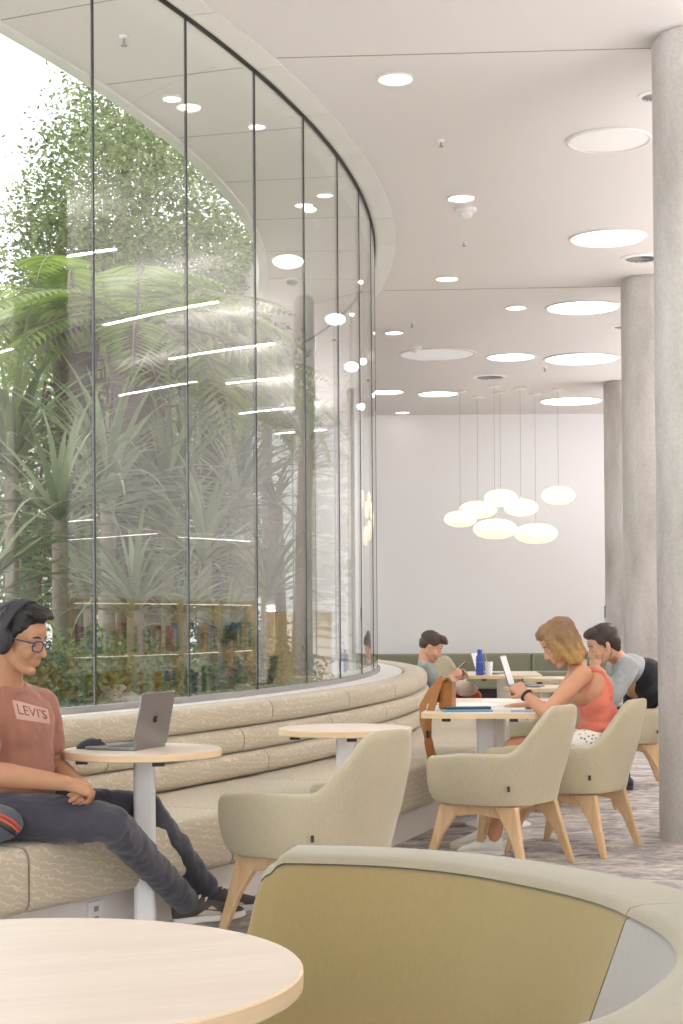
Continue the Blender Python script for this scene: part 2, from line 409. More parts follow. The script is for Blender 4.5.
# lights right of the frame: some mirrored in the glass, others added for brightness
def strip(p, ang, L, lb, z0=4.2, glow='strip_glow', up='strip_fill_up'):
    t = thing('linear_light', lb, 'ceiling light', (p[0], p[1], z0), ang, 'linear lights on the right side of the room')
    mb = MB(); mb.box((0, 0, 0), (L, .1, .05)); mb.build('housing', 'white_metal', t, smooth=0)
    mb = MB(); mb.box((0, 0, -.021), (L-.02, .08, .01)); mb.build('diffuser', glow, t, smooth=0)
    mb = MB(); mb.box((0, 0, .021), (L-.02, .08, .01)); mb.build('fill_diffuser', up, t, smooth=0)  # upward glow added to brighten the ceiling
    for sx in (-1, 1): mb = MB(); mb.tube([(sx*L*.4, 0, .02), (sx*L*.4, 0, CEIL-z0)], .003, 6); mb.build('suspension_wire', 'joint_grey', t)
for (xa, ya), (xb, yb) in (((4.09, 9.88), (2.75, 10.8)), ((5.69, 12.41), (3.36, 13.35)), ((6.58, 14.73), (3.92, 15.87)), ((6.9, 17.15), (5.28, 17.94)), ((8.6, 19.6), (5.8, 20.8)), ((8.9, 22.6), (6.2, 23.7)), ((4.6, 6.6), (2.2, 7.6)), ((4.2, 3.2), (1.8, 4.2)), ((9.2, 6.4), (6.4, 7.6)), ((9.6, 10.8), (7.0, 11.9)), ((9.8, 15.4), (7.4, 16.4))):  # leading strips match the reflections; the rest are added to brighten the room
    strip(((xa+xb)/2, (ya+yb)/2), math.atan2(yb-ya, xb-xa), math.hypot(xb-xa, yb-ya), 'suspended linear light in a set partly mirrored in the glass, partly added for brightness')
def ceiling_fill(x, y, L, rz, lb):          # unseen cabinet added to brighten the ceiling from a glowing trough
    t = thing('ceiling_fill_cabinet', lb, 'cabinet', (x, y, 0), rz)
    mb = MB(); mb.box((0, 0, .7), (.4, L, 1.36)); mb.build('carcass', 'shelf_wood', t, smooth=0); mb = MB(); mb.box((0, 0, .02), (.34, L-.06, .04)); mb.build('plinth', 'dark_metal', t, smooth=0)
    mb = MB()
    for s_ in (-1, 1): mb.box((s_*.19, 0, 1.42), (.02, L, .08))
    mb.build('trough_lip', 'white_metal', t, smooth=0); mb = MB(); mb.box((0, 0, 1.385), (.3, L-.04, .01)); mb.build('fill_trough', 'fill_trough_glow', t, smooth=0)
ceiling_fill(3.2, .4, 2.2, 0, 'unseen cabinet right of the camera, added to wash the ceiling with light'); ceiling_fill(6.2, 21.3, 5.4, 0, 'unseen cabinet at the far right, added to wash the ceiling with light')
ceiling_fill(5.75, 13.2, 6.2, 0, 'unseen cabinet behind the bookcases, added to wash the ceiling with light'); ceiling_fill(3.6, 7.2, 3.0, 0, 'unseen cabinet right of the nearest column, added to wash the ceiling with light')
for (xa, ya), (xb, yb), z0, lb in (((7.35, 11.66), (5.96, 12.35), 2.3, 'short'), ((10.1, 13.75), (7.36, 14.95), 2.3, 'long'), ((7.7, 15.9), (6.9, 18.3), 2.3, 'farthest')):
    strip(((xa+xb)/2, (ya+yb)/2), math.atan2(yb-ya, xb-xa), math.hypot(xb-xa, yb-ya), '%s low hung linear light right of the columns, seen as a reflection' % lb, z0, 'strip_soft', 'strip_soft')

def grille(px, py, semi, lb):
    p = onz(px, py, CEIL); r = semi/F*p.y
    t = thing('air_vent', lb, 'air vent', (p.x, p.y, CEIL))
    mb = MB(); mb.lathe([(r*.8, -.001), (r*.8, -.02), (r, -.012), (r, -.001)], 40); mb.build('frame', 'white_paint', t)
    mb = MB(); mb.lathe([(r*.79, -.001), (r*.79, -.006), (.001, -.006)], 40); mb.build('backing', 'grille_dark', t)
    mb = MB()
    for k in range(18):
        M = Matrix.Rotation(2*PI*k/18, 4, 'Z') @ Matrix.Translation((r*.48, 0, -.011)) @ Matrix.Rotation(.6, 4, 'X'); mb.box((0, 0, 0), (r*.6, r*.07, .004), M=M)
    mb.lathe([(r*.18, -.002), (r*.18, -.018), (.001, -.02)], 20); mb.build('vanes', 'joint_grey', t, smooth=0)
grille(655, 95, 17, 'round ceiling vent half hidden by the top of the nearest column')
grille(641, 257.5, 20, 'round ceiling vent above the second column')
grille(624, 326, 13, 'round ceiling vent left of the second column')
grille(490, 376.5, 17, 'flat round ceiling vent above the pendant cluster')
def sprinkler(px, py, lb, k=1.0):
    k *= .75
    p = onz(px, py, CEIL); t = thing('fire_sprinkler', lb, 'sprinkler', (p.x, p.y, CEIL))
    mb = MB(); mb.lathe([(.032*k, 0), (.03*k, -.012), (.012*k, -.016), (.001, -.017)], 20); mb.build('escutcheon', 'white_metal', t)
    mb = MB(); mb.tube([(0, 0, -.01), (0, 0, -.06*k)], .008*k, 8); mb.lathe([(.001, -.058*k), (.022*k, -.06*k), (.022*k, -.064*k), (.001, -.066*k)], 16); mb.build('head', 'joint_grey', t)
sprinkler(441, 140, 'fire sprinkler head beyond the nearest downlight'); sprinkler(464, 241, 'fire sprinkler head behind the smoke detector')
sprinkler(412, 322, 'fire sprinkler head near the glass above the unlit recess', 1.2); sprinkler(124, 36, 'fire sprinkler under the soffit outside the glass', 1.2)
sprinkler(545, 367, 'fire sprinkler head between the round lights near the back', 1.2)
def smoke(px, py, lb, k=1):
    p = onz(px, py, CEIL); t = thing('smoke_detector', lb, 'smoke detector', (p.x, p.y, CEIL))
    mb = MB(); mb.lathe([(.075*k, 0), (.075*k, -.02), (.06*k, -.03), (.001, -.03)], 28); mb.build('base', 'white_metal', t)
    mb = MB(); mb.lathe([(.045*k, -.028), (.045*k, -.055), (.03*k, -.07), (.001, -.07)], 28); mb.build('sensor_head', 'panel_white', t)
smoke(466, 209, 'white smoke detector just behind a small downlight', 1.1); smoke(415, 347, 'white smoke detector in front of the unlit ceiling recess', 1.1)

# ------------------------------------------------------------------ pendant cluster
pend = [(460.5, 519, 16.5, 8.2, 463, 390.8, 'pebble shaped pendant lamp at the left end of the cluster'),
        (478, 509.8, 19, 8.6, 477, 396.5, 'pebble shaped pendant lamp second from the left, above and behind the leftmost'),
        (495, 529, 22, 10, 495, 385.8, 'lowest wide pebble shaped pendant lamp in the middle of the cluster'),
        (500.7, 498, 16.5, 8.4, 502, 392, 'upper middle pebble shaped pendant lamp touching the one left of it'),
        (521, 507.6, 17, 8.5, 523, 387.7, 'pebble shaped pendant lamp hanging right of the upper middle one'),
        (536, 533.7, 21.5, 10, 537, 394, 'wide low pebble shaped pendant lamp at the right of the bottom pair'),
        (558.5, 495.5, 16.7, 9, 561, 389, 'separate pebble shaped pendant lamp at the far right of the cluster')]
for px, py, sw, sh, rx, ry, lb in pend:
    q = onz(rx, ry, CEIL); p = at(px, py, q.y); rw = sw/F*q.y; rh = sh/F*q.y
    t = thing('pendant_lamp', lb, 'pendant lamp', (p.x, p.y, p.z), random.uniform(0, 3), 'cluster of glowing pebble pendant lamps')
    sh_ = MB(); prof = [(max(1e-3, rw*abs(math.cos(a))**.85), rh*math.sin(a)) for a in [(-PI/2+PI*i/16) for i in range(17)]]
    sh_.lathe(prof, 40); o = sh_.build('shade', 'pendant_glow', t)
    mb = MB(); mb.lathe([(.03, rh*.97), (.03, rh+.03), (.001, rh+.035)], 16); mb.build('cap', 'white_metal', t)
    mb = MB(); mb.tube([(0, 0, rh+.02), (0, 0, CEIL-p.z-.01)], .0022, 6); mb.build('cord', 'joint_grey', t)
    mb = MB(); mb.lathe([(.09, CEIL-p.z-.001), (.09, CEIL-p.z-.02), (.02, CEIL-p.z-.03), (.001, CEIL-p.z-.03)], 20); mb.build('canopy', 'white_metal', t)

# ------------------------------------------------------------------ banquette
bq = thing('banquette', 'long beige curved banquette with stitched lines following the glass wall', 'banquette', (CX, CY, 0))
def rprof(r0, r1, z0, z1, rad, n=4, bulge=0):
    pts = []
    for (cx, cz, a0) in ((r1-rad, z1-rad, 0), (r0+rad, z1-rad, 90), (r0+rad, z0+rad, 180), (r1-rad, z0+rad, 270)):
        for i in range(n+1):
            a = R_(a0+90*i/n); pts.append((cx+rad*math.cos(a), cz+rad*math.sin(a)))
    return pts
def cushion(name, prof, t0, t1, n=14):
    cr = sum(p[0] for p in prof)/len(prof); cz = sum(p[1] for p in prof)/len(prof)
    rows = []; st = [(t0+.0003, .965), (t0+.0008, .985), (t0+.0018, 1)] + [(t0+(t1-t0)*i/n, 1) for i in range(1, n)] + [(t1-.0018, 1), (t1-.0008, .985), (t1-.0003, .965)]
    for t, s_ in st:
        rows.append([(( cr+(r-cr)*(1-(1-s_)*.5))*math.cos(t), (cr+(r-cr)*(1-(1-s_)*.5))*math.sin(t), cz+(z-cz)*s_) for r, z in prof])
    mb = MB(); mb.grid(rows, closed_v=True, caps=True); return mb.build(name, 'banquette', bq, smooth=50)
SEG = R_(4.55)
for k in range(13):
    t0 = R_(-36.6)+SEG*k
    cushion('seat_cushion', rprof(15.88, 16.745, .2, .44, .045), t0, t0+SEG)
    for (z0, z1, rr, off) in ((.445, .569, 16.105, .4), (.572, .696, 16.085, .0), (.699, .828, 16.065, .62)):
        cushion('back_cushion', rprof(15.86, rr, z0, z1, .045), t0+SEG*off*.5, t0+SEG*(1+off*.5))
mb = MB(); rows = [[(r*math.cos(t), r*math.sin(t), z) for r, z in ((15.9, 0), (16.6, 0), (16.6, .2), (15.9, .2))] for t in [R_(-36.6)+SEG*13*i/100 for i in range(101)]]
mb.grid(rows, closed_v=True, caps=True); mb.build('plinth', 'plinth_white', bq)
# outlet plate in the plinth by the first table
th = R_(-31.2); o = thing('power_outlet', 'white power outlet plate on the banquette plinth behind the table leg', 'power outlet', onz(122, 908, .1))
c = at(122, 909, 6.42); th = math.atan2(c.y-CY, c.x-CX); c = pol(16.606, th, .11); o.location = c; o.rotation_euler = (0, 0, th)
mb = MB(); mb.box((0, 0, 0), (.01, .09, .1)); mb.build('plate', 'white_metal', o, bev=.003); mb = MB(); mb.box((.006, 0, .02), (.004, .025, .02)); mb.box((.006, 0, -.02), (.004, .025, .02)); mb.build('socket', 'joint_grey', o)

# ------------------------------------------------------------------ garden
def leaf_quad(mb, p, d, up, L, W):
    d = d.normalized(); s_ = d.cross(up)
    if s_.length < 1e-4: s_ = d.cross(Vector((1, 0, 0)))
    s_.normalize(); n = s_.cross(d)
    mb.add([p, p+d*L*.5+s_*W*.5+n*L*.06, p+d*L, p+d*L*.5-s_*W*.5+n*L*.06], [(0, 1, 2, 3)])
def rnd_dir(rng):
    while True:
        v = Vector((rng.uniform(-1, 1), rng.uniform(-1, 1), rng.uniform(-1, 1)))
        if .05 < v.length < 1: return v.normalized()
def tree(name, label, cat, base, trunk_h, blobs, nleaf, size, mt, seed, bark='bark_grey', tr=.12, grp=None):
    rng = random.Random(seed); t = thing(name, label, cat, base, 0, grp); mb = MB(); B = Vector(base)
    tot = sum(r[0]*r[1]*r[2] for _, r in blobs)
    tw = MB(); tw.tube([(0, 0, -.05), (.05, .02, trunk_h*.5), (0, 0, trunk_h)], [tr*1.25, tr, tr*.8], 10)
    for c, r in blobs:
        c = Vector(c)-B; tw.tube([(0, 0, trunk_h*.6), (Vector((0, 0, trunk_h))+c)/2, c], [tr*.55, tr*.35, tr*.12], 7)
        n = int(nleaf*r[0]*r[1]*r[2]/tot)
        nc = max(4, n//64)
        for k in range(nc):
            dv = rnd_dir(rng); q = rng.uniform(.35, 1)**.5
            cc = c+Vector((dv.x*r[0]*q, dv.y*r[1]*q, dv.z*r[2]*q)); sp = size*(3.0 if size > .055 else 2.4)
            for j in range(64):
                p = cc+Vector((rng.gauss(0, sp), rng.gauss(0, sp), rng.gauss(0, sp*.6)))
                d = rnd_dir(rng); d.z = d.z*.5-.25; s_ = size*rng.uniform(.7, 1.3)
                leaf_quad(mb, p, d, rnd_dir(rng), s_, s_*.5)
    cull(mb, base); cull(tw, base); mb.build('foliage', mt, t, smooth=0); tw.build('trunk', bark, t)
    return t
GZ = .2
def cull(mb, base, lim=15.42):
    B = Vector(base); bad = [((p[0]+B.x-CX)**2+(p[1]+B.y-CY)**2) > lim*lim for p in mb.v]
    keep = [i for i, f in enumerate(mb.f) if not any(bad[j] for j in f)]; mb.f = [mb.f[i] for i in keep]; mb.mi = [mb.mi[i] for i in keep]
    used = sorted({j for f in mb.f for j in f}); mp = {j: i for i, j in enumerate(used)}; mb.v = [mb.v[j] for j in used]; mb.f = [tuple(mp[j] for j in f) for f in mb.f]
def gp(px, d): p = at(px, 640, d); return Vector((p.x, p.y, GZ))
def bl(px, py, d, rx, ry, rz): p = at(px, py, d); return ((p.x, p.y, p.z), (rx, ry, rz))
tree('broadleaf_tree', 'tall sunlit broadleaf tree at upper left beyond the glass', 'tree', gp(110, 17.5), 4.0,
     [bl(105, 190, 17, .75, 1.0, .9), bl(60, 250, 17.3, .55, .8, .8), bl(175, 215, 17.5, .65, .9, .8), bl(215, 270, 17.8, .5, .8, .7), bl(135, 105, 17.5, .6, .8, .7), bl(110, 300, 18, .9, .9, .7), bl(40, 330, 18, .5, .8, .6)], 36000, .066, 'leaf_tree', 3, tr=.14)
tree('broadleaf_tree', 'slimmer leafy tree beyond the glass right of the tall broadleaf tree', 'tree', gp(245, 18.5), 3.2,
     [bl(240, 300, 18.5, .4, .7, .7), bl(250, 365, 18.5, .45, .7, .6), bl(215, 340, 19, .5, .7, .8), bl(262, 275, 18.8, .22, .5, .5)], 15000, .066, 'leaf_tree', 4, tr=.09)
tree('evergreen_tree', 'dark dense evergreen at the far left behind the strap leaved plants', 'tree', gp(30, 21), 2.4,
     [bl(20, 470, 21, 1.0, .8, 1.3), bl(-20, 560, 21, .9, .8, 1.0), bl(60, 560, 21.3, .9, .8, .9)], 8000, .1, 'leaf_dark', 5)
tree('evergreen_tree', 'dark dense evergreen behind the tree ferns', 'tree', gp(135, 21), 2.6,
     [bl(130, 450, 21, 1.0, .8, 1.2), bl(105, 560, 21, .9, .8, 1.0), bl(175, 560, 21.2, .9, .8, 1.0), bl(180, 420, 21.2, .7, .7, .9)], 9000, .1, 'leaf_dark', 6)
tree('evergreen_tree', 'dark dense evergreen behind the right hand fern', 'tree', gp(222, 20.5), 2.0,
     [bl(215, 490, 20, .6, .7, 1.1), bl(225, 580, 20, .6, .7, .9)], 6000, .095, 'leaf_dark', 8)

def fern_frond(mb, L, el, az, droop, rng, wmax=.2, n=30):
    p = Vector((0, 0, 0)); pts = []; a = el
    for i in range(n+1):
        pts.append(p.copy()); p = p+Vector((math.cos(a)*math.cos(az), math.cos(a)*math.sin(az), math.sin(a)))*(L/n); a -= droop/n
    for i in range(2, n):
        t = (pts[min(i+1, n)]-pts[i-1]).normalized(); s_ = Vector((-math.sin(az), math.cos(az), 0)); u = i/n
        w = wmax*L*math.sin(PI*min(1, u*.9+.1))**.8*1.1
        for sg in (-1, 1):
            d = (s_*sg+t*.45+Vector((0, 0, -.25))).normalized(); leaf_quad(mb, pts[i], d, Vector((0, 0, 1)), w, L/n*1.05)
    return pts
def tree_fern(base, h, nf, L, tr, label, seed, lean=(0, 0)):
    rng = random.Random(seed); t = thing('tree_fern', label, 'tree fern', base)
    mb = MB(); pts = [(lean[0]*u, lean[1]*u, h*u) for u in (-.02, .25, .5, .75, 1)]; mb.tube(pts, [tr*1.1, tr, tr*.95, tr, tr*1.15], 14)
    for k in range(60):                  # old frond stubs
        u = rng.uniform(.4, 1); a = rng.uniform(0, 2*PI); b0 = Vector((lean[0]*u, lean[1]*u, h*u)); o_ = Vector((math.cos(a), math.sin(a), 0))
        mb.tube([b0+o_*tr*.8, b0+o_*tr*1.5+Vector((0, 0, .03)), b0+o_*tr*1.7+Vector((0, 0, -.28*rng.uniform(.5, 1.3)))], [.018, .014, .006], 5)
    mb.build('trunk', 'bark_dark', t)
    fm = MB(); st = MB()
    for k in range(nf):
        tmp = MB(); az = 2*PI*k/nf*2.4+rng.uniform(-.2, .2); pts = fern_frond(tmp, L*rng.uniform(.8, 1.1), rng.uniform(.0, .75), az, rng.uniform(1.1, 1.8), rng)
        top = Vector((lean[0], lean[1], h)); fm.add([Vector(v)+top for v in tmp.v], tmp.f); st.tube([p+top for p in pts], [.012*(1-.8*i/len(pts)) for i in range(len(pts))], 5)
    cull(fm, base); cull(st, base); fm.build('frond', 'leaf_fern', t, smooth=0); st.build('frond_stem', 'bark_grey', t)
def hz(py, d): return at(200, py, d).z-GZ
tree_fern(gp(76, 13.5), hz(305, 13.5), 22, 1.9, .17, 'tree fern with a thick dark trunk at the left beyond the glass', 11)
tree_fern(gp(145, 12.6), hz(330, 12.6), 22, 1.7, .2, 'tree fern with shaggy trunk just right of the other thick trunk', 12, (-.05, 0))
tree_fern(gp(215, 14.2), hz(385, 14.2), 24, 1.3, .1, 'bright green tree fern behind the third glass joint', 13)

def strap(base, h, n, L, W, label, seed, mt='leaf_strap', heads=1, tr=.05):
    rng = random.Random(seed); t = thing('strap_leaved_plant', label, 'plant', base); mb = MB(); tw = MB()
    for q in range(heads):
        ox, oy = (rng.uniform(-.25, .25), rng.uniform(-.25, .25)) if heads > 1 else (0, 0); hh = h*rng.uniform(.75, 1.05) if heads > 1 else h
        if hh > .15: tw.tube([(ox*.3, oy*.3, -.03), (ox*.7, oy*.7, hh*.5), (ox, oy, hh)], [tr*1.2, tr, tr], 9)
        else: tw.tube([(ox, oy, -.03), (ox, oy, .1)], tr, 9)
        for k in range(n):
            az = rng.uniform(0, 2*PI); el = rng.uniform(.1, 1.45); l = L*rng.uniform(.7, 1.15); a = el; p = Vector((ox, oy, hh+rng.uniform(-.12, .1)*L)); s_ = Vector((-math.sin(az), math.cos(az), 0))
            droop = rng.uniform(.6, 2.0); N = 7; row = []
            for i in range(N+1):
                u = i/N; w = W*(.5+.5*math.sin(PI*min(1, u+.25)))*(1-u**3)+.002
                row.append([p-s_*w*.5+Vector((0, 0, w*.25)), p.copy(), p+s_*w*.5+Vector((0, 0, w*.25))])
                p = p+Vector((math.cos(a)*math.cos(az), math.cos(a)*math.sin(az), math.sin(a)))*(l/N); a -= droop/N*(.4+1.2*u)
            mb.grid(row)
    cull(mb, base); cull(tw, base); mb.build('leaves', mt, t, smooth=60); tw.build('stem', 'bark_grey', t)
SP = [(12, 465, 11.5, 60, 1.15, .06, 'large strap leaved plant at the left edge of the glass'), (108, 495, 11.2, 70, 1.15, .06, 'large strap leaved plant between the first two glass joints'),
      (60, 520, 10.2, 46, .9, .05, 'strap leaved plant above the seated man with headphones'), (168, 520, 11.9, 60, 1.1, .06, 'strap leaved plant in front of the second glass joint'),
      (205, 560, 11.2, 46, .9, .05, 'arching strap leaved plant right of the second glass joint'), (238, 500, 12.8, 56, 1.0, .055, 'strap leaved plant left of the third glass joint'),
      (-15, 590, 9.3, 44, .9, .05, 'strap leaved plant behind the headphones wearer'), (135, 610, 9.9, 40, .8, .045, 'low strap leaved plant above the open laptop'),
      (268, 590, 12.0, 40, .8, .045, 'low strap leaved plant right of the third glass joint'), (90, 590, 12.4, 50, 1.0, .05, 'strap leaved plant at mid height behind the first glass joint'),
      (180, 620, 10.4, 36, .6, .04, 'low arching plant behind the laptop table'), (225, 640, 11.0, 36, .6, .04, 'low arching plant behind the third table')]
for i, (px, py, d, n, L, W, lb) in enumerate(SP):
    strap(gp(px, d), max(.1, hz(py, d)), n, L, W, lb, 30+i, mt='leaf_strap' if i % 3 else 'leaf_low', tr=.05)
strap(gp(288, 13.2), hz(455, 13.2), 30, .6, .04, 'slender tall stemmed plant with narrow leaves near the right end of the garden', 60, heads=2, tr=.06)
strap(gp(268, 15.5), hz(430, 15.5), 34, .7, .045, 'slender stemmed plant with drooping narrow leaves behind the tall stemmed one', 61, heads=1, tr=.05)
strap(gp(308, 14.6), hz(470, 14.6), 26, .5, .035, 'slim plant with narrow leaves farthest right in the garden', 62, heads=1, tr=.04)
LW = ['low leafy shrub at the foot of the glass behind the seated man', 'low leafy shrub left of the first glass joint', 'low leafy shrub right of the first glass joint', 'low leafy shrub behind the laptop lid',
      'low leafy shrub by the second glass joint', 'low leafy shrub between the second and third glass joints', 'low leafy shrub at the third glass joint', 'low leafy shrub right of the third glass joint']
for i, (px, d) in enumerate(((10, 8.9), (62, 9.0), (104, 9.6), (140, 10.2), (172, 10.6), (212, 11.2), (246, 11.9), (276, 12.6))):
    b0 = gp(px, d); tree('low_shrub', LW[i], 'shrub', b0, .3, [((b0.x, b0.y, GZ+.55), (.35, .35, .42))], 2600, .05, 'leaf_low', 80+i, tr=.02)
c = at(110, 690, 9.2); rk = MB(); rk.ell((0, 0, .36), (.3, .28, .36)); o = rk.build('boulder', 'concrete_rock'); o.location = (c.x, c.y, GZ-.02)
rng = random.Random(5)
for v in o.data.vertices: v.co *= 1+rng.uniform(-.03, .03)
tag(o, 'grey rounded boulder outside the glass above the laptop mouse', 'boulder')
# ------------------------------------------------------------------ tables
TZ = .755
def top_mb(r, th=.03, seg=72):
    mb = MB(); mb.cur = 1; n = seg
    mb.lathe([(r-.004, TZ-th), (r, TZ-th+.004), (r, TZ-.003), (r-.003, TZ)], n, caps=False)
    mb.cur = 0; mb.add([((r-.003)*math.cos(2*PI*i/n), (r-.003)*math.sin(2*PI*i/n), TZ) for i in range(n)], [tuple(range(n))])
    mb.cur = 1; mb.add([((r-.004)*math.cos(2*PI*i/n), (r-.004)*math.sin(2*PI*i/n), TZ-th) for i in range(n)], [tuple(range(n-1, -1, -1))])
    return mb
def rrect(w, d, r, n=6):
    return [(sx*(w/2-r)+r*math.cos(R_(a0+90*i/n)), sy*(d/2-r)+r*math.sin(R_(a0+90*i/n))) for sx, sy, a0 in ((1, 1, 0), (-1, 1, 90), (-1, -1, 180), (1, -1, 270)) for i in range(n+1)]
def post(t, x=0, y=0, w=.085, base=.2, th=.03):
    mb = MB(); mb.prism([(x+a, y+b_) for a, b_ in rrect(w, .06, .02)], .012, TZ-th-.012); mb.build('leg', 'white_metal', t)
    mb = MB(); mb.lathe([(base, 0), (base, .006), (base-.01, .012), (.001, .013)], 48, Matrix.Translation((x, y, 0))); mb.build('base', 'white_metal', t)
    mb = MB(); mb.box((x, y, TZ-th-.007), (.3, .12, .012)); mb.build('bracket', 'white_metal', t, smooth=0)
def clip(t, x, y, th=.03):
    mb = MB(); mb.box((x, y, TZ-th-.009), (.045, .03, .017)); mb.build('clip', 'dark_metal', t, bev=.002)
def round_table(x, y, r, rz, label, base=.2, group=None, clips=((-.2, -.2), (.1, -.25)), off=0):
    t = thing('round_table', label, 'table', (x, y, 0), rz, group); top_mb(r).build('tabletop', ['table_wood', 'table_edge'], t)
    post(t, 0, off, base=base)
    for cx, cy in clips: clip(t, cx*r/.31, cy*r/.31)
    return t
HT = HC-TZ
near = round_table(-.478, 2.362, .42, R_(20), 'round pale wood table nearest the camera, at the bottom left', .27)
t2 = round_table(*onz(142.5, 748.7, TZ).xy, .311, 0, 'round pale wood table holding the open laptop and mouse', .16, clips=((-.215, -.14), (.09, -.25)), off=.06)
t3 = round_table(*onz(345, 727.5, TZ).xy, .31, 0, 'empty round pale wood table between the bench and the tub chair', .17, clips=((-.23, -.1), (.03, -.25)))
t6 = round_table(1.5, 12.2, .31, 0, 'small round table in front of the man in the grey and black top', .18)
t7 = round_table(1.86, 14.1, .31, 0, 'small round table behind the table of the man in grey and black', .18)
def long_table(cx, cy, w, d, rz, label):
    t = thing('long_table', label, 'table', (cx, cy, 0), rz); mb = MB(); mb.cur = 1; pl = rrect(w, d, .07)
    mb.grid([[(x, y, TZ-.03) for x, y in pl], [(x, y, TZ-.002) for x, y in pl]], closed_v=True)
    n = len(pl); mb.add([(x, y, TZ-.03) for x, y in pl], [tuple(range(n-1, -1, -1))]); mb.cur = 0; mb.add([(x, y, TZ-.002) for x, y in pl], [tuple(range(n))])
    mb.build('tabletop', ['table_wood', 'table_edge'], t)
    post(t, 0, -d/2+.38, .11, .2); post(t, 0, d/2-.38, .11, .2)
    clip(t, -.19, -d/2+.035); clip(t, .17, -d/2+.035); return t
t4 = long_table(.874, 9.64, .66, 1.72, -R_(9), 'pale wood table piled with papers and a tan bag in front of the woman')
t5 = long_table(1.5, 15.35, .66, 1.3, -R_(4), 'pale wood table with the blue bottle in front of the boy')

# ------------------------------------------------------------------ tub chair
def sstep(a, b_, x): u = max(0, min(1, (x-a)/(b_-a))); return u*u*(3-2*u)
def plan(w, off=0.0, k=1.0):
    a, b_, arm = (.345-off)*k, (.31-off)*k, .21; s_ = 1 if w >= 0 else -1; q = abs(w)
    if q <= .68:
        p = q/.68*PI/2; n = 2/2.5; return (s_*a*math.sin(p)**n, -b_*max(0, math.cos(p))**n)
    u = (q-.68)/.32; return (s_*a*(1-.07*u*u), u*arm*(.6+.4*k))
def chair_shell():
    rows = []; NW = 56
    def prof(w):
        q = abs(w); zr = .59+.235*(1-sstep(.09, .43, q))-.02*sstep(.7, 1, q); zb = .335+.012*sstep(.8, 1, q); bk = 1-sstep(.2, .72, q)
        zr -= .015*sstep(.0, .2, q)*0
        def pt(off, t, z):
            k = .90+.10*(1-(1-max(0, min(1, t)))**3.2); x, y = plan(w, off, k); return Vector((x, y-.24*max(0, z-.42)*bk, z))
        th = .05; out = []
        for t in (0, .08, .2, .38, .58, .78, .92): out.append(pt(0, t, zb+(zr-zb)*t))
        for a in (35, 65, 90, 115, 145): ca, sa = math.cos(R_(a)), math.sin(R_(a)); out.append(pt(th/2*(1-ca), .97, zr-.022+.022*sa))
        for t in (.92, .75, .5, .3):
            z = zb+(zr-zb)*t; out.append(pt(th+.012*(1-t), t, max(z, .41)))
        out.append(pt(th+.03, .1, .40)); return out
    ws = [-1+2*i/NW for i in range(NW+1)]
    for i, w in enumerate(ws):
        p = prof(w); c = sum(p, Vector())/len(p)
        if i in (0, NW):
            ex = []
            for s_, f in ((.40, .030), (.72, .025), (.92, .013)): ex.append([c+(q-c)*s_+Vector((0, f, 0)) for q in p])
            rows += ex+[p] if i == 0 else [p]+ex[::-1]
        else: rows.append(p)
    mb = MB(); mb.grid(rows, closed_v=True, caps=True); return mb
def loop_pts(off, k, z): 
    pts = [plan(-1+2*i/40, off, k) for i in range(41)]; return [(x, y, z) for x, y in pts]
def make_chair(label):
    t = thing('tub_chair', label, 'chair'); o = chair_shell().build('shell', 'chair_fabric', t, smooth=70)
    mb = MB(); mb.grid([loop_pts(0, .66, .326), loop_pts(0, .85, .329), loop_pts(0, .895, .345), loop_pts(.01, .90, .40), loop_pts(.05, .7, .41)], closed_v=True, caps=True); mb.build('seat_base', 'chair_fabric', t, smooth=60)
    mb = MB(); mb.grid([loop_pts(.05, .86, .405), loop_pts(.05, .91, .43), loop_pts(.055, .9, .455), loop_pts(.08, .8, .468), loop_pts(.1, .4, .474)], closed_v=True, caps=True); mb.build('seat_cushion', 'chair_fabric', t, smooth=60)
    for sx in (-1, 1):
        for (y0, y1) in ((.18, .262), (-.20, -.285)):
            mb = MB(); rows = []
            for u in (0, .2, .5, 1):
                cx, cy, z = sx*(.21+.055*u), y0+(y1-y0)*u, .325*(1-u); wy = .10*(1-u)**2.2+.036-.004*u; wx = .040-.010*u; sg = 1 if y0 > 0 else -1
                cy -= sg*(wy-.036)*.4
                rows.append([(cx+a*wx/2, cy+b_*wy/2, z) for a, b_ in ((-1, -1), (1, -1), (1, 1), (-1, 1))])
            mb.grid(rows, closed_v=True, caps=True); mb.build('leg', 'oak', t, smooth=30, bev=.007)
        mb = MB(); rows = []
        for i in range(9):
            y = -.18+.34*i/8; h = .045+.02*abs(i-4)/4; rows.append([(sx*.213-.016, y, .324-h), (sx*.213+.016, y, .324-h), (sx*.213+.016, y, .324), (sx*.213-.016, y, .324)])
        mb.grid(rows, closed_v=True, caps=True); mb.build('side_rail', 'oak', t, smooth=30, bev=.004)
    for y in (.10, -.08):
        mb = MB(); mb.box((0, y, .303), (.40, .06, .04)); mb.build('cross_bar', 'oak', t, bev=.004)
    x, y = plan(-.40, 0, .975); mb = MB(); mb.box((x-.004, y-.016, .42), (.008, .012, .026), rz=R_(40)); tg = mb.build('tag', 'soft_black', t, smooth=0)
    return t
GC = 'upholstered tub chairs on oak legs'
def face(a): return R_(a-90)
cA = make_chair('beige tub chair nearest the camera, between the laptop table and the olive booth'); cA['group'] = GC
cA.location = (-.12, 6.66, 0); cA.rotation_euler.z = face(143)
cB = dup(cA, (.79, 8.45, 0), face(146), 'empty sage tub chair in front of the paper strewn table, left of the woman')
cC = dup(cA, (1.245, 9.0, 0), face(150), 'sage tub chair the woman in the coral top sits in')
cE = dup(cA, (2.12, 12.45, 0), face(176), 'sage tub chair the man in grey and black sits in, half behind the column')
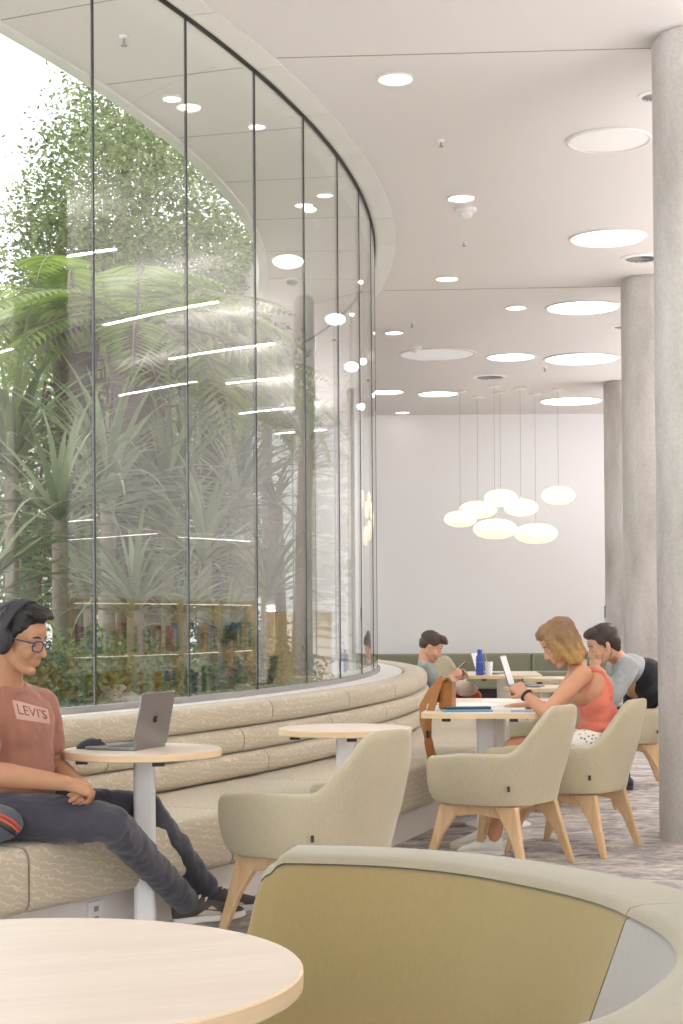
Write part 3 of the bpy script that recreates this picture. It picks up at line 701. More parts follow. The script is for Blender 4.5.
cD = dup(cA, (1.48, 11.05, 0), face(100), 'empty tub chair behind the woman, seen over her lap')
cF = dup(cA, (2.2, 17.6, 0), face(185), 'empty pale tub chair by the green bench, behind the laptop screen')
cG = dup(cA, (1.12, 19.5, 0), face(265), 'tub chair far behind the boy, only its back top showing')

# ------------------------------------------------------------------ long green bench along the back wall
bn = thing('wall_bench', 'long olive green upholstered bench along the white back wall', 'bench', (2.6, 25.9, 0))
for i in range(4):
    x = -2.4+1.6*i+.8-.4; mb = MB(); mb.box((x, .35, .4), (1.59, .2, .64)); mb.build('back_panel', 'green_bench', bn, bev=.03, bseg=3)
    mb = MB(); mb.box((x, -.05, .31), (1.59, .6, .26)); mb.build('seat', 'green_bench', bn, bev=.03, bseg=3)
mb = MB(); mb.box((.4, .1, .09), (6.3, .6, .18)); mb.build('plinth', 'dark_metal', bn, smooth=0)
p = at(605.5, 612, YB); o = thing('wall_intercom', 'thin black vertical strip on the back wall beside the farthest column', 'wall fitting', (p.x, YB, p.z))
mb = MB(); mb.box((0, -.012, 0), (.035, .022, .2)); mb.build('housing', 'black_plastic', o, bev=.004); mb = MB(); mb.box((0, -.025, .03), (.02, .004, .06)); mb.build('panel', 'screen_dark', o, smooth=0)

# ------------------------------------------------------------------ curved booth in the foreground
PZ = .80
path1 = [(271, 854.5), (310, 855.2), (345, 856), (400, 858.5), (470, 866), (540, 879.6), (585, 890), (612, 899), (624, 905)]
path2 = [(625, 905.3), (650, 917), (668, 930), (676, 945), (671, 961), (650, 980), (622, 999), (598, 1010.5), (570, 1018.5), (540, 1023), (495, 1027), (440, 1029)]
def smooth_path(pp, n):
    P = [Vector(onz(x, y, PZ).xy).to_3d() for x, y in pp]
    for _ in range(3):
        Q = [P[0]]
        for a, b_ in zip(P, P[1:]): Q += [a*.75+b_*.25, a*.25+b_*.75]
        P = Q+[P[-1]]
    L = [0]
    for a, b_ in zip(P, P[1:]): L.append(L[-1]+(b_-a).length)
    out = []
    for i in range(n+1):
        s_ = L[-1]*i/n; j = max(k for k in range(len(L)-1) if L[k] <= s_+1e-9); u = (s_-L[j])/max(1e-9, L[j+1]-L[j]); out.append(P[j].lerp(P[j+1], min(1, u)))
    return out
booth = thing('curved_booth', 'curved olive green upholstered booth filling the bottom right foreground', 'booth seat')
def wall_part(name, P, prof, mt, slant0=0, slant1=0, round_end=(True, True)):
    rows = []; n = len(P)
    for i, p in enumerate(P):
        t = (P[min(i+1, n-1)]-P[max(i-1, 0)]).normalized(); nr = Vector((-t.y, t.x, 0))      # outwards (left of travel is outside for a clockwise path)
        sl = slant0*(1-i/(n-1))**6 - slant1*(i/(n-1))**6
        s_ = min((p-P[0]).length if round_end[0] else 9, (p-P[-1]).length if round_end[1] else 9); dz = .022*max(0, 1-s_/.028)**2
        rows.append([p+nr*o_+Vector((0, 0, z-dz*max(0, (z-.5)/.3)))-t*sl*(PZ-z) for o_, z in prof])
    def shrink(r, f, t):
        c = sum(r, Vector())/len(r); return [c+(q-c)*f+t for q in r]
    t0 = (P[1]-P[0]).normalized(); t1 = (P[-1]-P[-2]).normalized(); ext = []
    a = [shrink(rows[0], f, -t0*d) for f, d in ((.72, .022), (.9, .018), (.97, .009))] if round_end[0] else []
    b_ = [shrink(rows[-1], f, t1*d) for f, d in ((.97, .009), (.9, .018), (.72, .022))] if round_end[1] else []
    mb = MB(); mb.grid(a+rows+b_, closed_v=True, caps=True); return mb.build(name, mt, booth, smooth=50)
shell = [(.03, .05), (.19, .05), (.185, PZ-.05), (.178, PZ-.02), (.16, PZ-.004), (.14, PZ), (.03, PZ), (.008, PZ-.006), (.002, PZ-.016), (.03, PZ-.022)]
panel = [(-.15, .30), (.03, .30), (.03, PZ-.021), (.01, PZ-.019), (.001, PZ-.024), (-.005, PZ-.04), (-.13, PZ-.36)]
P1 = smooth_path(path1, 70); P2 = smooth_path(path2, 60)
wall_part('back_shell', P1, shell, 'pod_rim', .14, 0, (True, False)); o = wall_part('inner_panel', P1, panel, 'pod_olive', .14, 0, (True, False)); o['label'] = 'olive inner panel'
wall_part('back_shell', P2, shell, 'pod_rim', 0, 0, (False, True)); o = wall_part('inner_panel', P2, panel, 'pod_grey', 0, 0, (False, True)); o['label'] = 'grey inner panel'
cen = Vector((.12, 2.5, 0)); inn = [cen+(p-cen)*.80 for p in P1+P2[1:-14]]
mb = MB(); mb.prism([(p.x, p.y) for p in inn], .14, .41); mb.build('seat', 'pod_olive', booth, bev=.03, bseg=3)
inn2 = [cen+(p-cen)*.88 for p in P1+P2[1:-14]]; mb = MB(); mb.prism([(p.x, p.y) for p in inn2], 0, .14); mb.build('plinth', 'dark_metal', booth, smooth=0)
mb = MB(); rows = []
for PP in (P1, P2):
    mb = MB(); rows = []
    for i, p in enumerate(PP):
        t = (PP[min(i+1, len(PP)-1)]-PP[max(i-1, 0)]).normalized(); nr = Vector((-t.y, t.x, 0)); rows.append([p+nr*.05, p+nr*.16, p+nr*.16+Vector((0, 0, .05)), p+nr*.05+Vector((0, 0, .05))])
    mb.grid(rows[2:-1], closed_v=True, caps=True); mb.build('foot', 'dark_metal', booth, smooth=0)

# ------------------------------------------------------------------ bookcases on the right, mirrored in the glass
rng = random.Random(3)
book_mesh = {}
HUES = ['red', 'blue', 'cream', 'green', 'white', 'mauve', 'orange', 'dark grey']
def bookm(hi, ci):
    if (hi, ci) not in book_mesh:
        h = (.22, .25, .28)[hi]; w = (.045, .06, .05)[hi]; mb = MB(); mb.box((0, 0, h/2), (.17, w, h)); mb2 = mb
        book_mesh[(hi, ci)] = mb2.mesh('book', 'spine_%d' % ci, 0)
    return book_mesh[(hi, ci)]
PL = ['first', 'second', 'third', 'fourth', 'fifth']
for u in range(5):
    y0 = 10.75+u*1.23; t = thing('bookcase', 'low wooden bookcase on the right, %s from the camera, mirrored in the glass' % PL[u], 'bookcase', (5.2, y0, 0))
    for s_ in (-1, 1):
        mb = MB(); mb.box((0, s_*.6, .74), (.34, .03, 1.48)); mb.build('side_panel', 'shelf_wood', t, smooth=0)
    for z in (.06, .5, .95, 1.45):
        mb = MB(); mb.box((0, 0, z), (.335, 1.17, .03)); mb.build('shelf', 'shelf_wood', t, smooth=0)
    mb = MB(); mb.box((.165, 0, .76), (.012, 1.17, 1.4)); mb.build('back_panel', 'white_paint', t, smooth=0)
    for z in (.931, 1.431): mb = MB(); mb.box((-.09, 0, z), (.10, 1.1, .008)); mb.build('shelf_fill_strip', 'shelf_fill_glow', t, smooth=0)  # glowing strips added so the books show in the reflection
    for z, sh in ((.515, 'middle'), (.965, 'upper')):
        y = -.56
        while y < .52:
            hi = rng.randrange(3); ci = rng.choice((0, 1, 2, 2, 2, 3, 4, 4, 4, 5, 6, 7)); w = (.045, .06, .05)[hi]
            o = bpy.data.objects.new('book', bookm(hi, ci)); COL.objects.link(o); o.location = (5.2-.06, y0+y+w/2, z)
            tag(o, '%s book on the %s shelf of the %s bookcase, mirrored in the glass' % (HUES[ci], sh, PL[u]), 'book', 'books in the low bookcases'); y += w+.004
            if rng.random() < .06: y += .12

# ------------------------------------------------------------------ things on the tables
def lay(name, label, cat, px, py, z, mbfun, mt, rz=0, group=None, bev=0):
    p = onz(px, py, z); o = mbfun().build(name, mt, None, smooth=30, bev=bev); o.location = (p.x, p.y, z); o.rotation_euler.z = rz
    return tag(o, label, cat, group)
def boxm(w, d, h):
    def f(): mb = MB(); mb.box((0, 0, h/2), (w, d, h)); return mb
    return f
def laptop(loc, rz, ang, label, W=.30, D=.21, body='space_grey', logo=False, screen='screen_dark'):
    t = thing('laptop', label, 'laptop', loc, rz)           # opens towards local -y, hinge at y=+D/2
    mb = MB(); mb.prism(rrect(W, D, .012), .001, .013); mb.build('base', body, t, bev=.003)
    mb = MB(); mb.box((0, .03, .0136), (W*.86, D*.42, .0012)); mb.build('keyboard', 'black_plastic', t, smooth=0)
    mb = MB(); mb.box((0, -.062, .0134), (W*.36, D*.3, .0008)); mb.build('trackpad', 'joint_grey', t, smooth=0)
    M = Matrix.Translation((0, D/2-.004, .012)) @ Matrix.Rotation(R_(ang), 4, 'X')
    mb = MB(); mb.prism([(x, y+D/2) for x, y in rrect(W, D, .012)], -.006, 0, M=M); ld = mb.build('lid', body, t, bev=.002)
    mb = MB(); mb.box((0, D/2, .0008), (W-.014, D-.016, .001), M=M); mb.build('screen', screen, t, smooth=0)
    if logo:                                               # bitten apple on the lid
        body_ = []
        for i in range(40):
            a = 2*PI*i/40; r = .017*(1-.10*math.cos(2*a+PI)*.5); x = r*math.cos(a)*1.02; y = r*math.sin(a)
            y -= .0045*math.exp(-(x/.006)**2)*(1 if y > 0 else -.6); body_.append((x, y))
        bite = [(x if (x-.0195)**2+(y-.002)**2 > .0075**2 else .0195-math.sqrt(max(0, .0075**2-(y-.002)**2)), y) for x, y in body_]
        leaf = [(.001+.0055*math.sin(PI*k/8)*(1 if k <= 8 else -1)*.45+.004*(k if k <= 8 else 16-k)/8, .0165+.010*(k if k <= 8 else 16-k)/8) for k in range(16)]
        ML = M @ Matrix.Translation((0, D/2, -.0065)) @ Matrix.Rotation(PI, 4, 'Y')
        mb = MB(); mb.prism(bite, 0, .0008, M=ML); mb.prism(leaf, 0, .0008, M=ML); mb.build('logo', 'screen_dark', ld, smooth=0)
    return t
c = onz(133, 747.5, TZ)
lap = laptop((-.855, 6.52, TZ), R_(-111), 79, 'open grey laptop on the round table beside the man with headphones', W=.28, D=.215, logo=True)
p = onz(92, 748.5, TZ); mo = MB(); rows = []
for i in range(13):
    u = i/12; y = -.06+.12*u; w = .034*math.sin(PI*min(.97, max(.04, u*.96+.02)))**.45; h = .04*math.sin(PI*min(.95, .08+u*.86))**.8
    rows.append([(w*math.cos(PI*j/10), y, .001+h*math.sin(PI*j/10)**.9) for j in range(11)])
mo.grid(rows, closed_v=True, caps=True); ms = thing('computer_mouse', 'dark grey wireless mouse on the table left of the laptop', 'mouse', (p.x, p.y, TZ), R_(-75)); mo.build('body', 'soft_black', ms, smooth=60)
mb = MB(); mb.lathe([(.007, -.003), (.008, 0), (.007, .003)], 16, Matrix.Translation((0, .030, .030)) @ Matrix.Rotation(PI/2, 4, 'Y')); mb.build('scroll_wheel', 'dark_metal', ms)
# woman's table
lay('folder', 'flat blue folder at the near edge of the paper strewn table', 'folder', 467, 711.3, TZ-.002, boxm(.26, .17, .008), 'book_blue', R_(3))
lay('notebook', 'dark blue notebook lying on the blue folder', 'notebook', 468, 709, TZ+.0065, boxm(.24, .10, .012), 'book_dark', R_(4))
lay('notebook', 'open white notebook under the hand of the woman', 'notebook', 508, 709.5, TZ-.002, boxm(.19, .22, .01), 'paper', R_(-8))
lay('paper_sheet', 'large white sheet of paper spread on the table behind the blue folder', 'paper', 469, 704.5, TZ-.002, boxm(.32, .42, .0015), 'paper', R_(8))
lay('paper_sheet', 'printed paper sheet at the near right edge of the table beside the white notebook', 'paper', 523, 711.3, TZ-.002, boxm(.13, .16, .003), 'print_blue', R_(-4))
lay('paper_sheet', 'small note paper near the far end of the paper strewn table', 'paper', 500, 700.5, TZ-.002, boxm(.2, .26, .0015), 'paper', R_(-14))
p = onz(443, 709.5, TZ); o = MB(); o.box((0, 0, .02), (.03, .05, .04)); o = o.build('adhesive_tape', 'clear_trim', None, bev=.008); o.location = (p.x, p.y, TZ-.002); tag(o, 'small white block beside the bag at the left end of the folder', 'desk item')
laptop((1.365, 12.2, TZ), R_(76), 73, 'slim open laptop seen edge on, in front of the man in grey and black', W=.3, D=.23, body='space_grey', screen='screen_lit')
# bottle, glass and laptop by the boy
def bottle(x, y, z, label):
    t = thing('water_bottle', label, 'bottle', (x, y, z)); mb = MB(); mb.lathe([(.033, 0), (.036, .004), (.036, .15), (.034, .168), (.022, .188), (.021, .195)], 28); mb.build('body', 'bottle_blue', t)
    mb = MB(); mb.lathe([(.0235, .193), (.024, .196), (.024, .228), (.021, .232), (.001, .232)], 24); mb.build('cap', 'bottle_blue', t); mb = MB(); mb.lathe([(.0362, .118), (.0364, .119), (.0364, .121), (.0362, .122)], 24); mb.build('band', 'joint_grey', t)
b0 = at(480, 675.5, 14.85); bottle(b0.x, b0.y, TZ-.002, 'tall blue water bottle on the table in front of the boy')
g0 = at(489, 675.5, 14.9); t = thing('drinking_cup', 'white cup with a straw between the blue bottle and the far laptop', 'cup', (g0.x, g0.y, TZ-.002))
mb = MB(); mb.lathe([(.028, 0), (.036, .12), (.034, .12), (.026, .004), (.001, .004)], 24); mb.build('cup_body', 'paper', t); mb = MB(); mb.tube([(0, 0, .01), (-.035, .0, .21)], .004, 8); mb.build('straw', 'clear_trim', t)
l0 = at(493, 676, 15.15); laptop((l0.x-.02, l0.y, TZ-.002), R_(70), 74, 'far open laptop on the table behind the blue bottle', W=.28, D=.2, body='space_grey', screen='screen_lit')

# tan leather bag at the table's left corner
B0 = onz(447.5, 709, TZ); bg = thing('shoulder_bag', 'tan leather shoulder bag at the table edge with its strap hanging down', 'bag', (B0.x, B0.y, TZ), R_(-12))
mb = MB(); mb.prism(rrect(.075, .20, .03), .0, .165); mb.build('body', 'leather', bg, bev=.015, bseg=3)
mb = MB(); mb.grid([[(s_*.0 + x, y, z) for x, z in ((-.043, .05), (-.045, .12), (-.042, .16), (-.026, .178), (.026, .178), (.042, .16), (.044, .15), (.037, .146), (.022, .168), (-.022, .168), (-.036, .156), (-.039, .12), (-.038, .05))] for y in (-.105, -.05, .05, .105) for s_ in (1,)], closed_v=True, caps=True); mb.build('flap', 'leather', bg)
def flat(mb, pts, w, th):
    rows = []
    for i, p in enumerate(pts):
        t = (Vector(pts[min(i+1, len(pts)-1)])-Vector(pts[max(i-1, 0)])).normalized(); s_ = Vector((.97, -.24, 0)); n = t.cross(s_).normalized(); s_ = n.cross(t).normalized() if abs(t.z) > .2 else s_.normalized(); p = Vector(p)
        rows.append([p-s_*w/2-n*th/2, p+s_*w/2-n*th/2, p+s_*w/2+n*th/2, p-s_*w/2+n*th/2])
    mb.grid(rows, closed_v=True, caps=True)
mb = MB(); flat(mb, [(-.005, -.09, .15), (-.01, -.115, .172), (-.022, -.135, .165), (-.04, -.145, .11), (-.06, -.155, .04), (-.085, -.16, -.06), (-.088, -.15, -.18), (-.07, -.14, -.28), (-.055, -.125, -.31), (-.06, -.10, -.29), (-.10, -.06, -.16), (-.135, -.02, -.06), (-.14, .02, .02), (-.10, .07, .10), (-.04, .10, .17), (-.005, .09, .15)], .042, .006); mb.build('strap', 'leather', bg, smooth=60)
mb = MB(); mb.box((-.088, -.158, -.13), (.012, .05, .04)); mb.build('buckle', 'dark_metal', bg, bev=.003)
# ------------------------------------------------------------------ people
def headM(c, yaw, pitch, roll=0, s=1.0):
    return Matrix.Translation(c) @ Matrix.Rotation(R_(yaw), 4, 'Z') @ Matrix.Rotation(R_(pitch), 4, 'Y') @ Matrix.Rotation(R_(roll), 4, 'X') @ Matrix.Scale(s, 4)
def head(mb, M, fem=False):
    E = lambda c, r, rot=None: mb.ell(c, r, rot, M)
    C = lambda a, ra, b_, rb: mb.cone(a, ra, b_, rb, M)
    E((-.014, 0, .034), (.092, .073, .082)); E((.028, 0, -.028), (.060, .058, .080)); E((.045, 0, .035), (.045, .055, .05))
    for s_ in (-1, 1):
        C((-.008, s_*.055, -.045), .020, (.050, s_*.022, -.096), .015); C((.074, s_*.012, .018), .013, (.066, s_*.042, .016), .012)
        E((.058, s_*.036, -.035), (.026, .024, .026)); E((-.006, s_*.074, -.012), (.020, .008, .032), (0, 0, -s_*.35)); E((.066, s_*.031, -.002), (.013, .016, .012))
        E((.092, s_*.012, -.036), (.010, .008, .008))
    C((.080, 0, .012), .010, (.104, 0, -.030), .0125); E((.064, 0, -.098), (.024, .024, .018)); E((.083, 0, -.061), (.012, .024, .007)); E((.081, 0, -.072), (.012, .020, .0075)); E((.074, 0, -.055), (.018, .030, .026))
def eyes(M, par, brow):
    for s_ in (-1, 1):
        mb = MB(); mb.ell((.0715, s_*.031, -.001), (.0105, .0125, .0075), None, M, 10, 14); e = mb.build('eye', 'eye_white', par)
        mb = MB(); mb.ell((.0790, s_*.031, -.002), (.0042, .0058, .0058), None, M, 8, 10); mb.build('iris', 'eye_dark', e)
        mb = MB(); mb.tube([M @ Vector(p) for p in ((.087, s_*.012, .0225), (.084, s_*.028, .0265), (.070, s_*.050, .020))], [.0026, .0036, .0018], 8); mb.build('eyebrow', brow, par)
def hand(mb, wrist, fwd, back, side, curl=(20, 30, 20), s=1.0, thumb=(.72, .62, -.3), spread=0.0):
    x = Vector(fwd).normalized(); z = (Vector(back)-x*Vector(back).dot(x)).normalized(); y = z.cross(x); w = Vector(wrist)
    L = lambda a, b_, c: w+(x*a+y*(b_*side)+z*c)*s
    kn = [(.088, .030), (.092, .010), (.088, -.010), (.080, -.028)]; ln = [.068, .077, .071, .055]
    for i, (kx, ky) in enumerate(kn):
        mb.cone(L(.0, ky*.45, 0), .017*s, L(kx, ky, .002), .0115*s, seg=12)
        p = Vector((kx, ky, .002)); a = 0; r = (.0095, .0098, .0094, .0082)[i]; dv = ky*spread
        for k in range(3):
            a += R_(curl[k]*(1+.12*i)); q = p+Vector((math.cos(a), dv, -math.sin(a)))*(ln[i]*(.44, .31, .25)[k])
            mb.cone(L(*p), r*s*(1-.08*k), L(*q), r*s*(.92-.08*k), seg=10); p = q
    p = Vector((.018, .026, -.006)); t = Vector(thumb).normalized(); q = p+t*.040; mb.cone(L(*p), .015*s, L(*q), .0115*s, seg=10)
    t2 = (t+Vector((.5, -.25, -.05))).normalized(); q2 = q+t2*.032; mb.cone(L(*q), .0112*s, L(*q2), .010*s, seg=10); q3 = q2+(t2+Vector((.2, -.2, -.05))).normalized()*.025; mb.cone(L(*q2), .010*s, L(*q3), .0078*s, seg=10)
def shoe(par, heel, toe, L=.285, mt=('shoe_dark', 'shoe_white'), up=(0, 0, 1), name='shoe'):
    heel = Vector(heel); x = (Vector(toe)-heel).normalized(); z = Vector(up); z = (z-x*z.dot(x)).normalized(); y = z.cross(x)
    M = Matrix((x, y, z)).transposed().to_4x4(); M.translation = heel
    st = [(0.0, .022, .02, .07), (.02, .033, .014, .088), (.07, .036, .016, .095), (.11, .036, .018, .092), (.15, .040, .018, .075), (.20, .047, .016, .058), (.245, .042, .016, .045), (.275, .026, .02, .032), (.285, .010, .024, .026)]
    mb = MB(); rows = []
    for u, w, z0, h in st:
        k = L/.285; row = []
        for j in range(16): a = 2*PI*j/16; ca, sa = math.cos(a), math.sin(a); row.append((u*k, w*ca*(1 if sa < 0 else 1-.25*sa), z0+(h*1.12-z0)*(.5+.5*sa)))
        rows.append(row)
    mb.grid(rows, closed_v=True, caps=True, M=M); o = mb.build(name, mt[0], par, smooth=70)
    mb = MB(); ol = [(.0, .018), (.015, .034), (.07, .036), (.12, .036), (.17, .044), (.21, .049), (.25, .043), (.28, .026), (.29, .01)]; poly = [(u*L/.285, w) for u, w in ol]+[(u*L/.285, -w) for u, w in ol[::-1]]
    mb.prism(poly, 0, .028, M=M); mb.build('sole', mt[1], o, smooth=30, bev=.006)
    return o, M
def fin(mb, name, mt, par, vox, it=6, disp=None):
    return remesh(mb.build(name, mt, par), vox, it, disp)
def limb(mb, *pr):
    for (a, ra), (b_, rb) in zip(pr, pr[1:]): mb.cone(a, ra, b_, rb)
def lerp(a, b_, u): return a.lerp(b_, u)
def yawm(y): return Matrix.Rotation(R_(y), 3, 'Z')

# --- the man with headphones
pm = thing('person', 'man in headphones, glasses and rust red t-shirt sitting at the left edge', 'person')
hc = at(20, 638.5, 6.12); HM = headM(hc, -20, 15, 0, 1.06)
nb = at(6, 687, 6.18); ch = at(13, 728, 6.22); be = at(18, 775, 6.25); pe = at(12, 808, 6.32)
SR, SL = at(-23, 711, 6.07), at(41, 707, 6.36); ER, EL = at(-14, 772, 5.92), at(55, 766, 6.42); WR, WL = at(64, 783, 5.98), at(80, 786, 6.14)
HR, HL = at(8, 815, 6.16), at(28, 808, 6.42); KR, KL = at(110, 823, 6.08), at(146, 808, 6.66); AR, AL = onz(186, 902, .125), onz(209, 892, .118)
YT = -38
b = MB(); head(b, HM); b.cone(HM @ Vector((-.03, 0, -.06)), .058, nb, .062); b.ell(ch, (.09, .15, .15), yawm(YT)); b.ell(be, (.09, .13, .13), yawm(YT)); b.ell(pe, (.10, .14, .09), yawm(YT))
limb(b, (nb, .055), (SR, .05)); limb(b, (nb, .055), (SL, .05))
limb(b, (SR, .052), (lerp(SR, ER, .5), .047), (ER, .043), (lerp(ER, WR, .3), .043), (WR, .029)); limb(b, (SL, .052), (EL, .042), (lerp(EL, WL, .3), .041), (WL, .028))
limb(b, (HR, .07), (KR, .05), (AR, .04)); limb(b, (HL, .07), (KL, .05), (AL, .04)); b.cone(pe, .09, HR, .075); b.cone(pe, .09, HL, .075)
fr = (at(97, 792, 6.05)-WR); hand(b, WR, fr, (.1, -.55, .8), 1, (22, 42, 30), 1.05); fl = (at(88, 797, 6.0)-WL); hand(b, WL, fl+Vector((.0, -.02, 0)), (.75, .3, .55), -1, (30, 45, 30), 1.02)
fin(b, 'body', 'skin_tan', pm, .004, 4); eyes(HM, pm, 'hair_black')
h = MB()
for c, r in (((-.020, 0, .062), (.094, .079, .070)), ((.020, 0, .098), (.068, .062, .034)), ((.058, .012, .104), (.034, .042, .024)), ((-.058, 0, .010), (.056, .073, .062)), ((-.064, 0, -.030), (.040, .058, .045))): h.ell(c, r, None, HM)
for s_ in (-1, 1): h.cone((.012, s_*.068, .03), .014, (.010, s_*.069, -.012), .007, HM); h.ell((-.012, s_*.056, .045), (.056, .024, .04), None, HM)
rng = random.Random(9)
for k in range(46):
    a = rng.uniform(-1.2, 1.2); q = rng.uniform(.0, .09); h.ell((q, .055*math.sin(a), .092+.03*math.cos(a)-q*q*2.5), (.014, .012, .012), None, HM, 6, 8)
fin(h, 'hair', 'hair_black', pm, .005, 3, (.02, .012))
t = MB(); t.ell(ch, (.122, .182, .165), yawm(YT)); t.ell(lerp(ch, be, .55), (.115, .165, .15), yawm(YT)); t.ell(be, (.122, .165, .125), yawm(YT)); t.ell(lerp(be, pe, .5), (.128, .17, .10), yawm(YT))
nbl = nb+Vector((0, 0, -.035)); limb(t, (nbl, .072), (SR, .068)); limb(t, (nbl, .072), (SL, .068)); limb(t, (SR, .072), (lerp(SR, ER, .62), .066)); limb(t, (SL, .072), (lerp(SL, EL, .60), .064))
shirt = fin(t, 't_shirt', 'tshirt', pm, .007, 7, (.09, .018))
dn = (HM @ Vector((-.03, 0, -.06))-nb).normalized(); cc = nb+dn*.004; u1 = dn.orthogonal().normalized(); u2 = dn.cross(u1); cl = MB()
cl.tube([cc+(u1*math.cos(a)+u2*math.sin(a))*.071 for a in [2*PI*i/28 for i in range(29)]], .009, 8); cl.build('collar', 'tshirt', pm)
j = MB(); j.ell(pe, (.13, .172, .10), yawm(YT)); j.cone(pe, .105, HR, .095); j.cone(pe, .105, HL, .092)
limb(j, (HR, .094), (lerp(HR, KR, .5), .088), (KR, .072), (lerp(KR, AR, .35), .066), (lerp(KR, AR, .98), .054)); limb(j, (HL, .09), (lerp(HL, KL, .5), .082), (KL, .068), (lerp(KL, AL, .35), .062), (lerp(KL, AL, .95), .052))
fin(j, 'trousers', 'trousers', pm, .008, 5, (.07, .022))
for A, K in ((AR, KR), (AL, KL)):
    s_ = MB(); s_.cone(lerp(K, A, .97), .045, A+(A-K).normalized()*.05, .042); s_.build('sock', 'sock', pm)
for A_, xd, ud in ((AR, Vector((.90, .06, .10)), Vector((-.10, -.10, .98))), (AL, Vector((.92, .22, .04)), Vector((-.05, -.10, .99)))):
    xd.normalize(); ud = (ud-xd*ud.dot(xd)).normalized(); hl = A_-xd*.062-ud*.085; so_, MS = shoe(pm, hl, hl+xd, .29, ('shoe_dark', 'rubber_white'), ud)
    mb = MB()
    for s_ in (-1, 1): mb.add([(.10, s_*.0395, .035), (.205, s_*.0475, .03), (.165, s_*.035, .066)], [(0, 1, 2)], MS); mb.add([(.10, s_*.0405, .035), (.205, s_*.0485, .03), (.165, s_*.036, .066)], [(0, 2, 1)], MS)
    mb.build('side_panel', 'shoe_mesh', so_, smooth=0)
    mb = MB()
    for u_ in (.09, .115, .14): mb.tube([MS @ Vector((u_, .022, .110-(u_-.09)*.5)), MS @ Vector((u_+.008, 0, .117-(u_-.09)*.5)), MS @ Vector((u_, -.022, .110-(u_-.09)*.5))], .0035, 6)
    mb.build('laces', 'rubber_white', so_)
# shirt print, draped on the chest
bm_ = bmesh.new(); bm_.from_mesh(shirt.data); bvh = BVHTree.FromBMesh(bm_); CAM0 = Vector((0, 0, HC))
def drape(px, py, off):
    d = ray(px, py).normalized(); hit = bvh.ray_cast(CAM0, d)
    if hit[0] is None: return None
    return hit[0]+hit[1]*off
Q = [(11.5, 699.5), (47.5, 709.5), (50, 724), (16.5, 719)]
def quad(u, v):
    a = [Q[0][i]*(1-u)+Q[1][i]*u for i in (0, 1)]; c = [Q[3][i]*(1-u)+Q[2][i]*u for i in (0, 1)]; return [a[i]*(1-v)+c[i]*v for i in (0, 1)]
rows = []; ok = True
for v in range(13):
    r = [drape(*quad(u/20, v/12), .0025) for u in range(21)]; rows.append(r)
if all(p is not None for r in rows for p in r):
    mb = MB(); mb.grid(rows); mb.build('print_patch', 'logo_patch', shirt)
    fc = bpy.data.curves.new('txt', 'FONT'); fc.body = "LEVI'S"; fo = bpy.data.objects.new('txt', fc); COL.objects.link(fo)
    dg = bpy.context.evaluated_depsgraph_get(); me = bpy.data.meshes.new_from_object(fo.evaluated_get(dg)); bpy.data.objects.remove(fo)
    xs = [v.co.x for v in me.vertices]; ys = [v.co.y for v in me.vertices]; x0, x1, y0, y1 = min(xs), max(xs), min(ys), max(ys)
    good = True
    for v in me.vertices:
        p = drape(*quad(.10+.82*(v.co.x-x0)/(x1-x0), .16+.56*(1-(v.co.y-y0)/(y1-y0))), .0045)
        if p is None: good = False
        else: v.co = p
    if good:
        me.materials.append(MATS['logo_ink']); o = bpy.data.objects.new('lettering', me); COL.objects.link(o); o.parent = shirt
bm_.free()
# glasses
gl_ = thing('eyeglasses', 'blue framed eyeglasses worn by the man with headphones', 'glasses', tuple(hc)); MI = Matrix.Translation(-hc) @ HM
fr_ = MB()
for s_ in (-1, 1):
    pts = []
    for i in range(25):
        a = 2*PI*i/24; n = .75; ca, sa = math.cos(a), math.sin(a); y = .0255*math.copysign(abs(ca)**n, ca); z = .019*math.copysign(abs(sa)**n, sa)
        pts.append(MI @ Vector((.1-.012*abs((s_*.033+y)/.06)**2, s_*.033+y, -.004+z)))
    fr_.tube(pts, .0027, 8); fr_.tube([MI @ Vector(p) for p in ((.088, s_*.059, .006), (.04, s_*.073, .006), (-.005, s_*.079, .004), (-.03, s_*.076, -.012))], .0028, 8)
fr_.tube([MI @ Vector(p) for p in ((.1, -.009, .003), (.103, 0, .006), (.1, .009, .003))], .0025, 8); fr_.build('frame', 'glasses_blue', gl_)
# headphones
hp = thing('headphones', 'grey over ear headphones on the head of the man in the rust red t-shirt', 'headphones', tuple(hc))
bd = MB(); rows = []
for i in range(31):
    a = PI*(i/30); y = .089*math.cos(a); z = .002+.128*math.sin(a)**.8; x = -.022+.020*math.sin(a); w = .012+.006*math.sin(a)
    n = Vector((0, math.cos(a), math.sin(a))); p = Vector((x, y, z)); rows.append([MI @ (p+Vector((-w, 0, 0))), MI @ (p+Vector((-w, 0, 0))+n*.012), MI @ (p+Vector((w, 0, 0))+n*.012), MI @ (p+Vector((w, 0, 0)))])
bd.grid(rows, closed_v=True, caps=True); bd.build('headband', 'soft_black', hp, bev=.003)
for s_ in (-1, 1):
    mb = MB(); mb.ell((-.016, s_*.098, -.012), (.036, .020, .046), None, MI); c_ = mb.build('ear_cup', 'soft_black', hp); mb = MB(); mb.ell((-.014, s_*.084, -.012), (.038, .014, .048), None, MI); mb.build('ear_pad', 'black_plastic', c_)
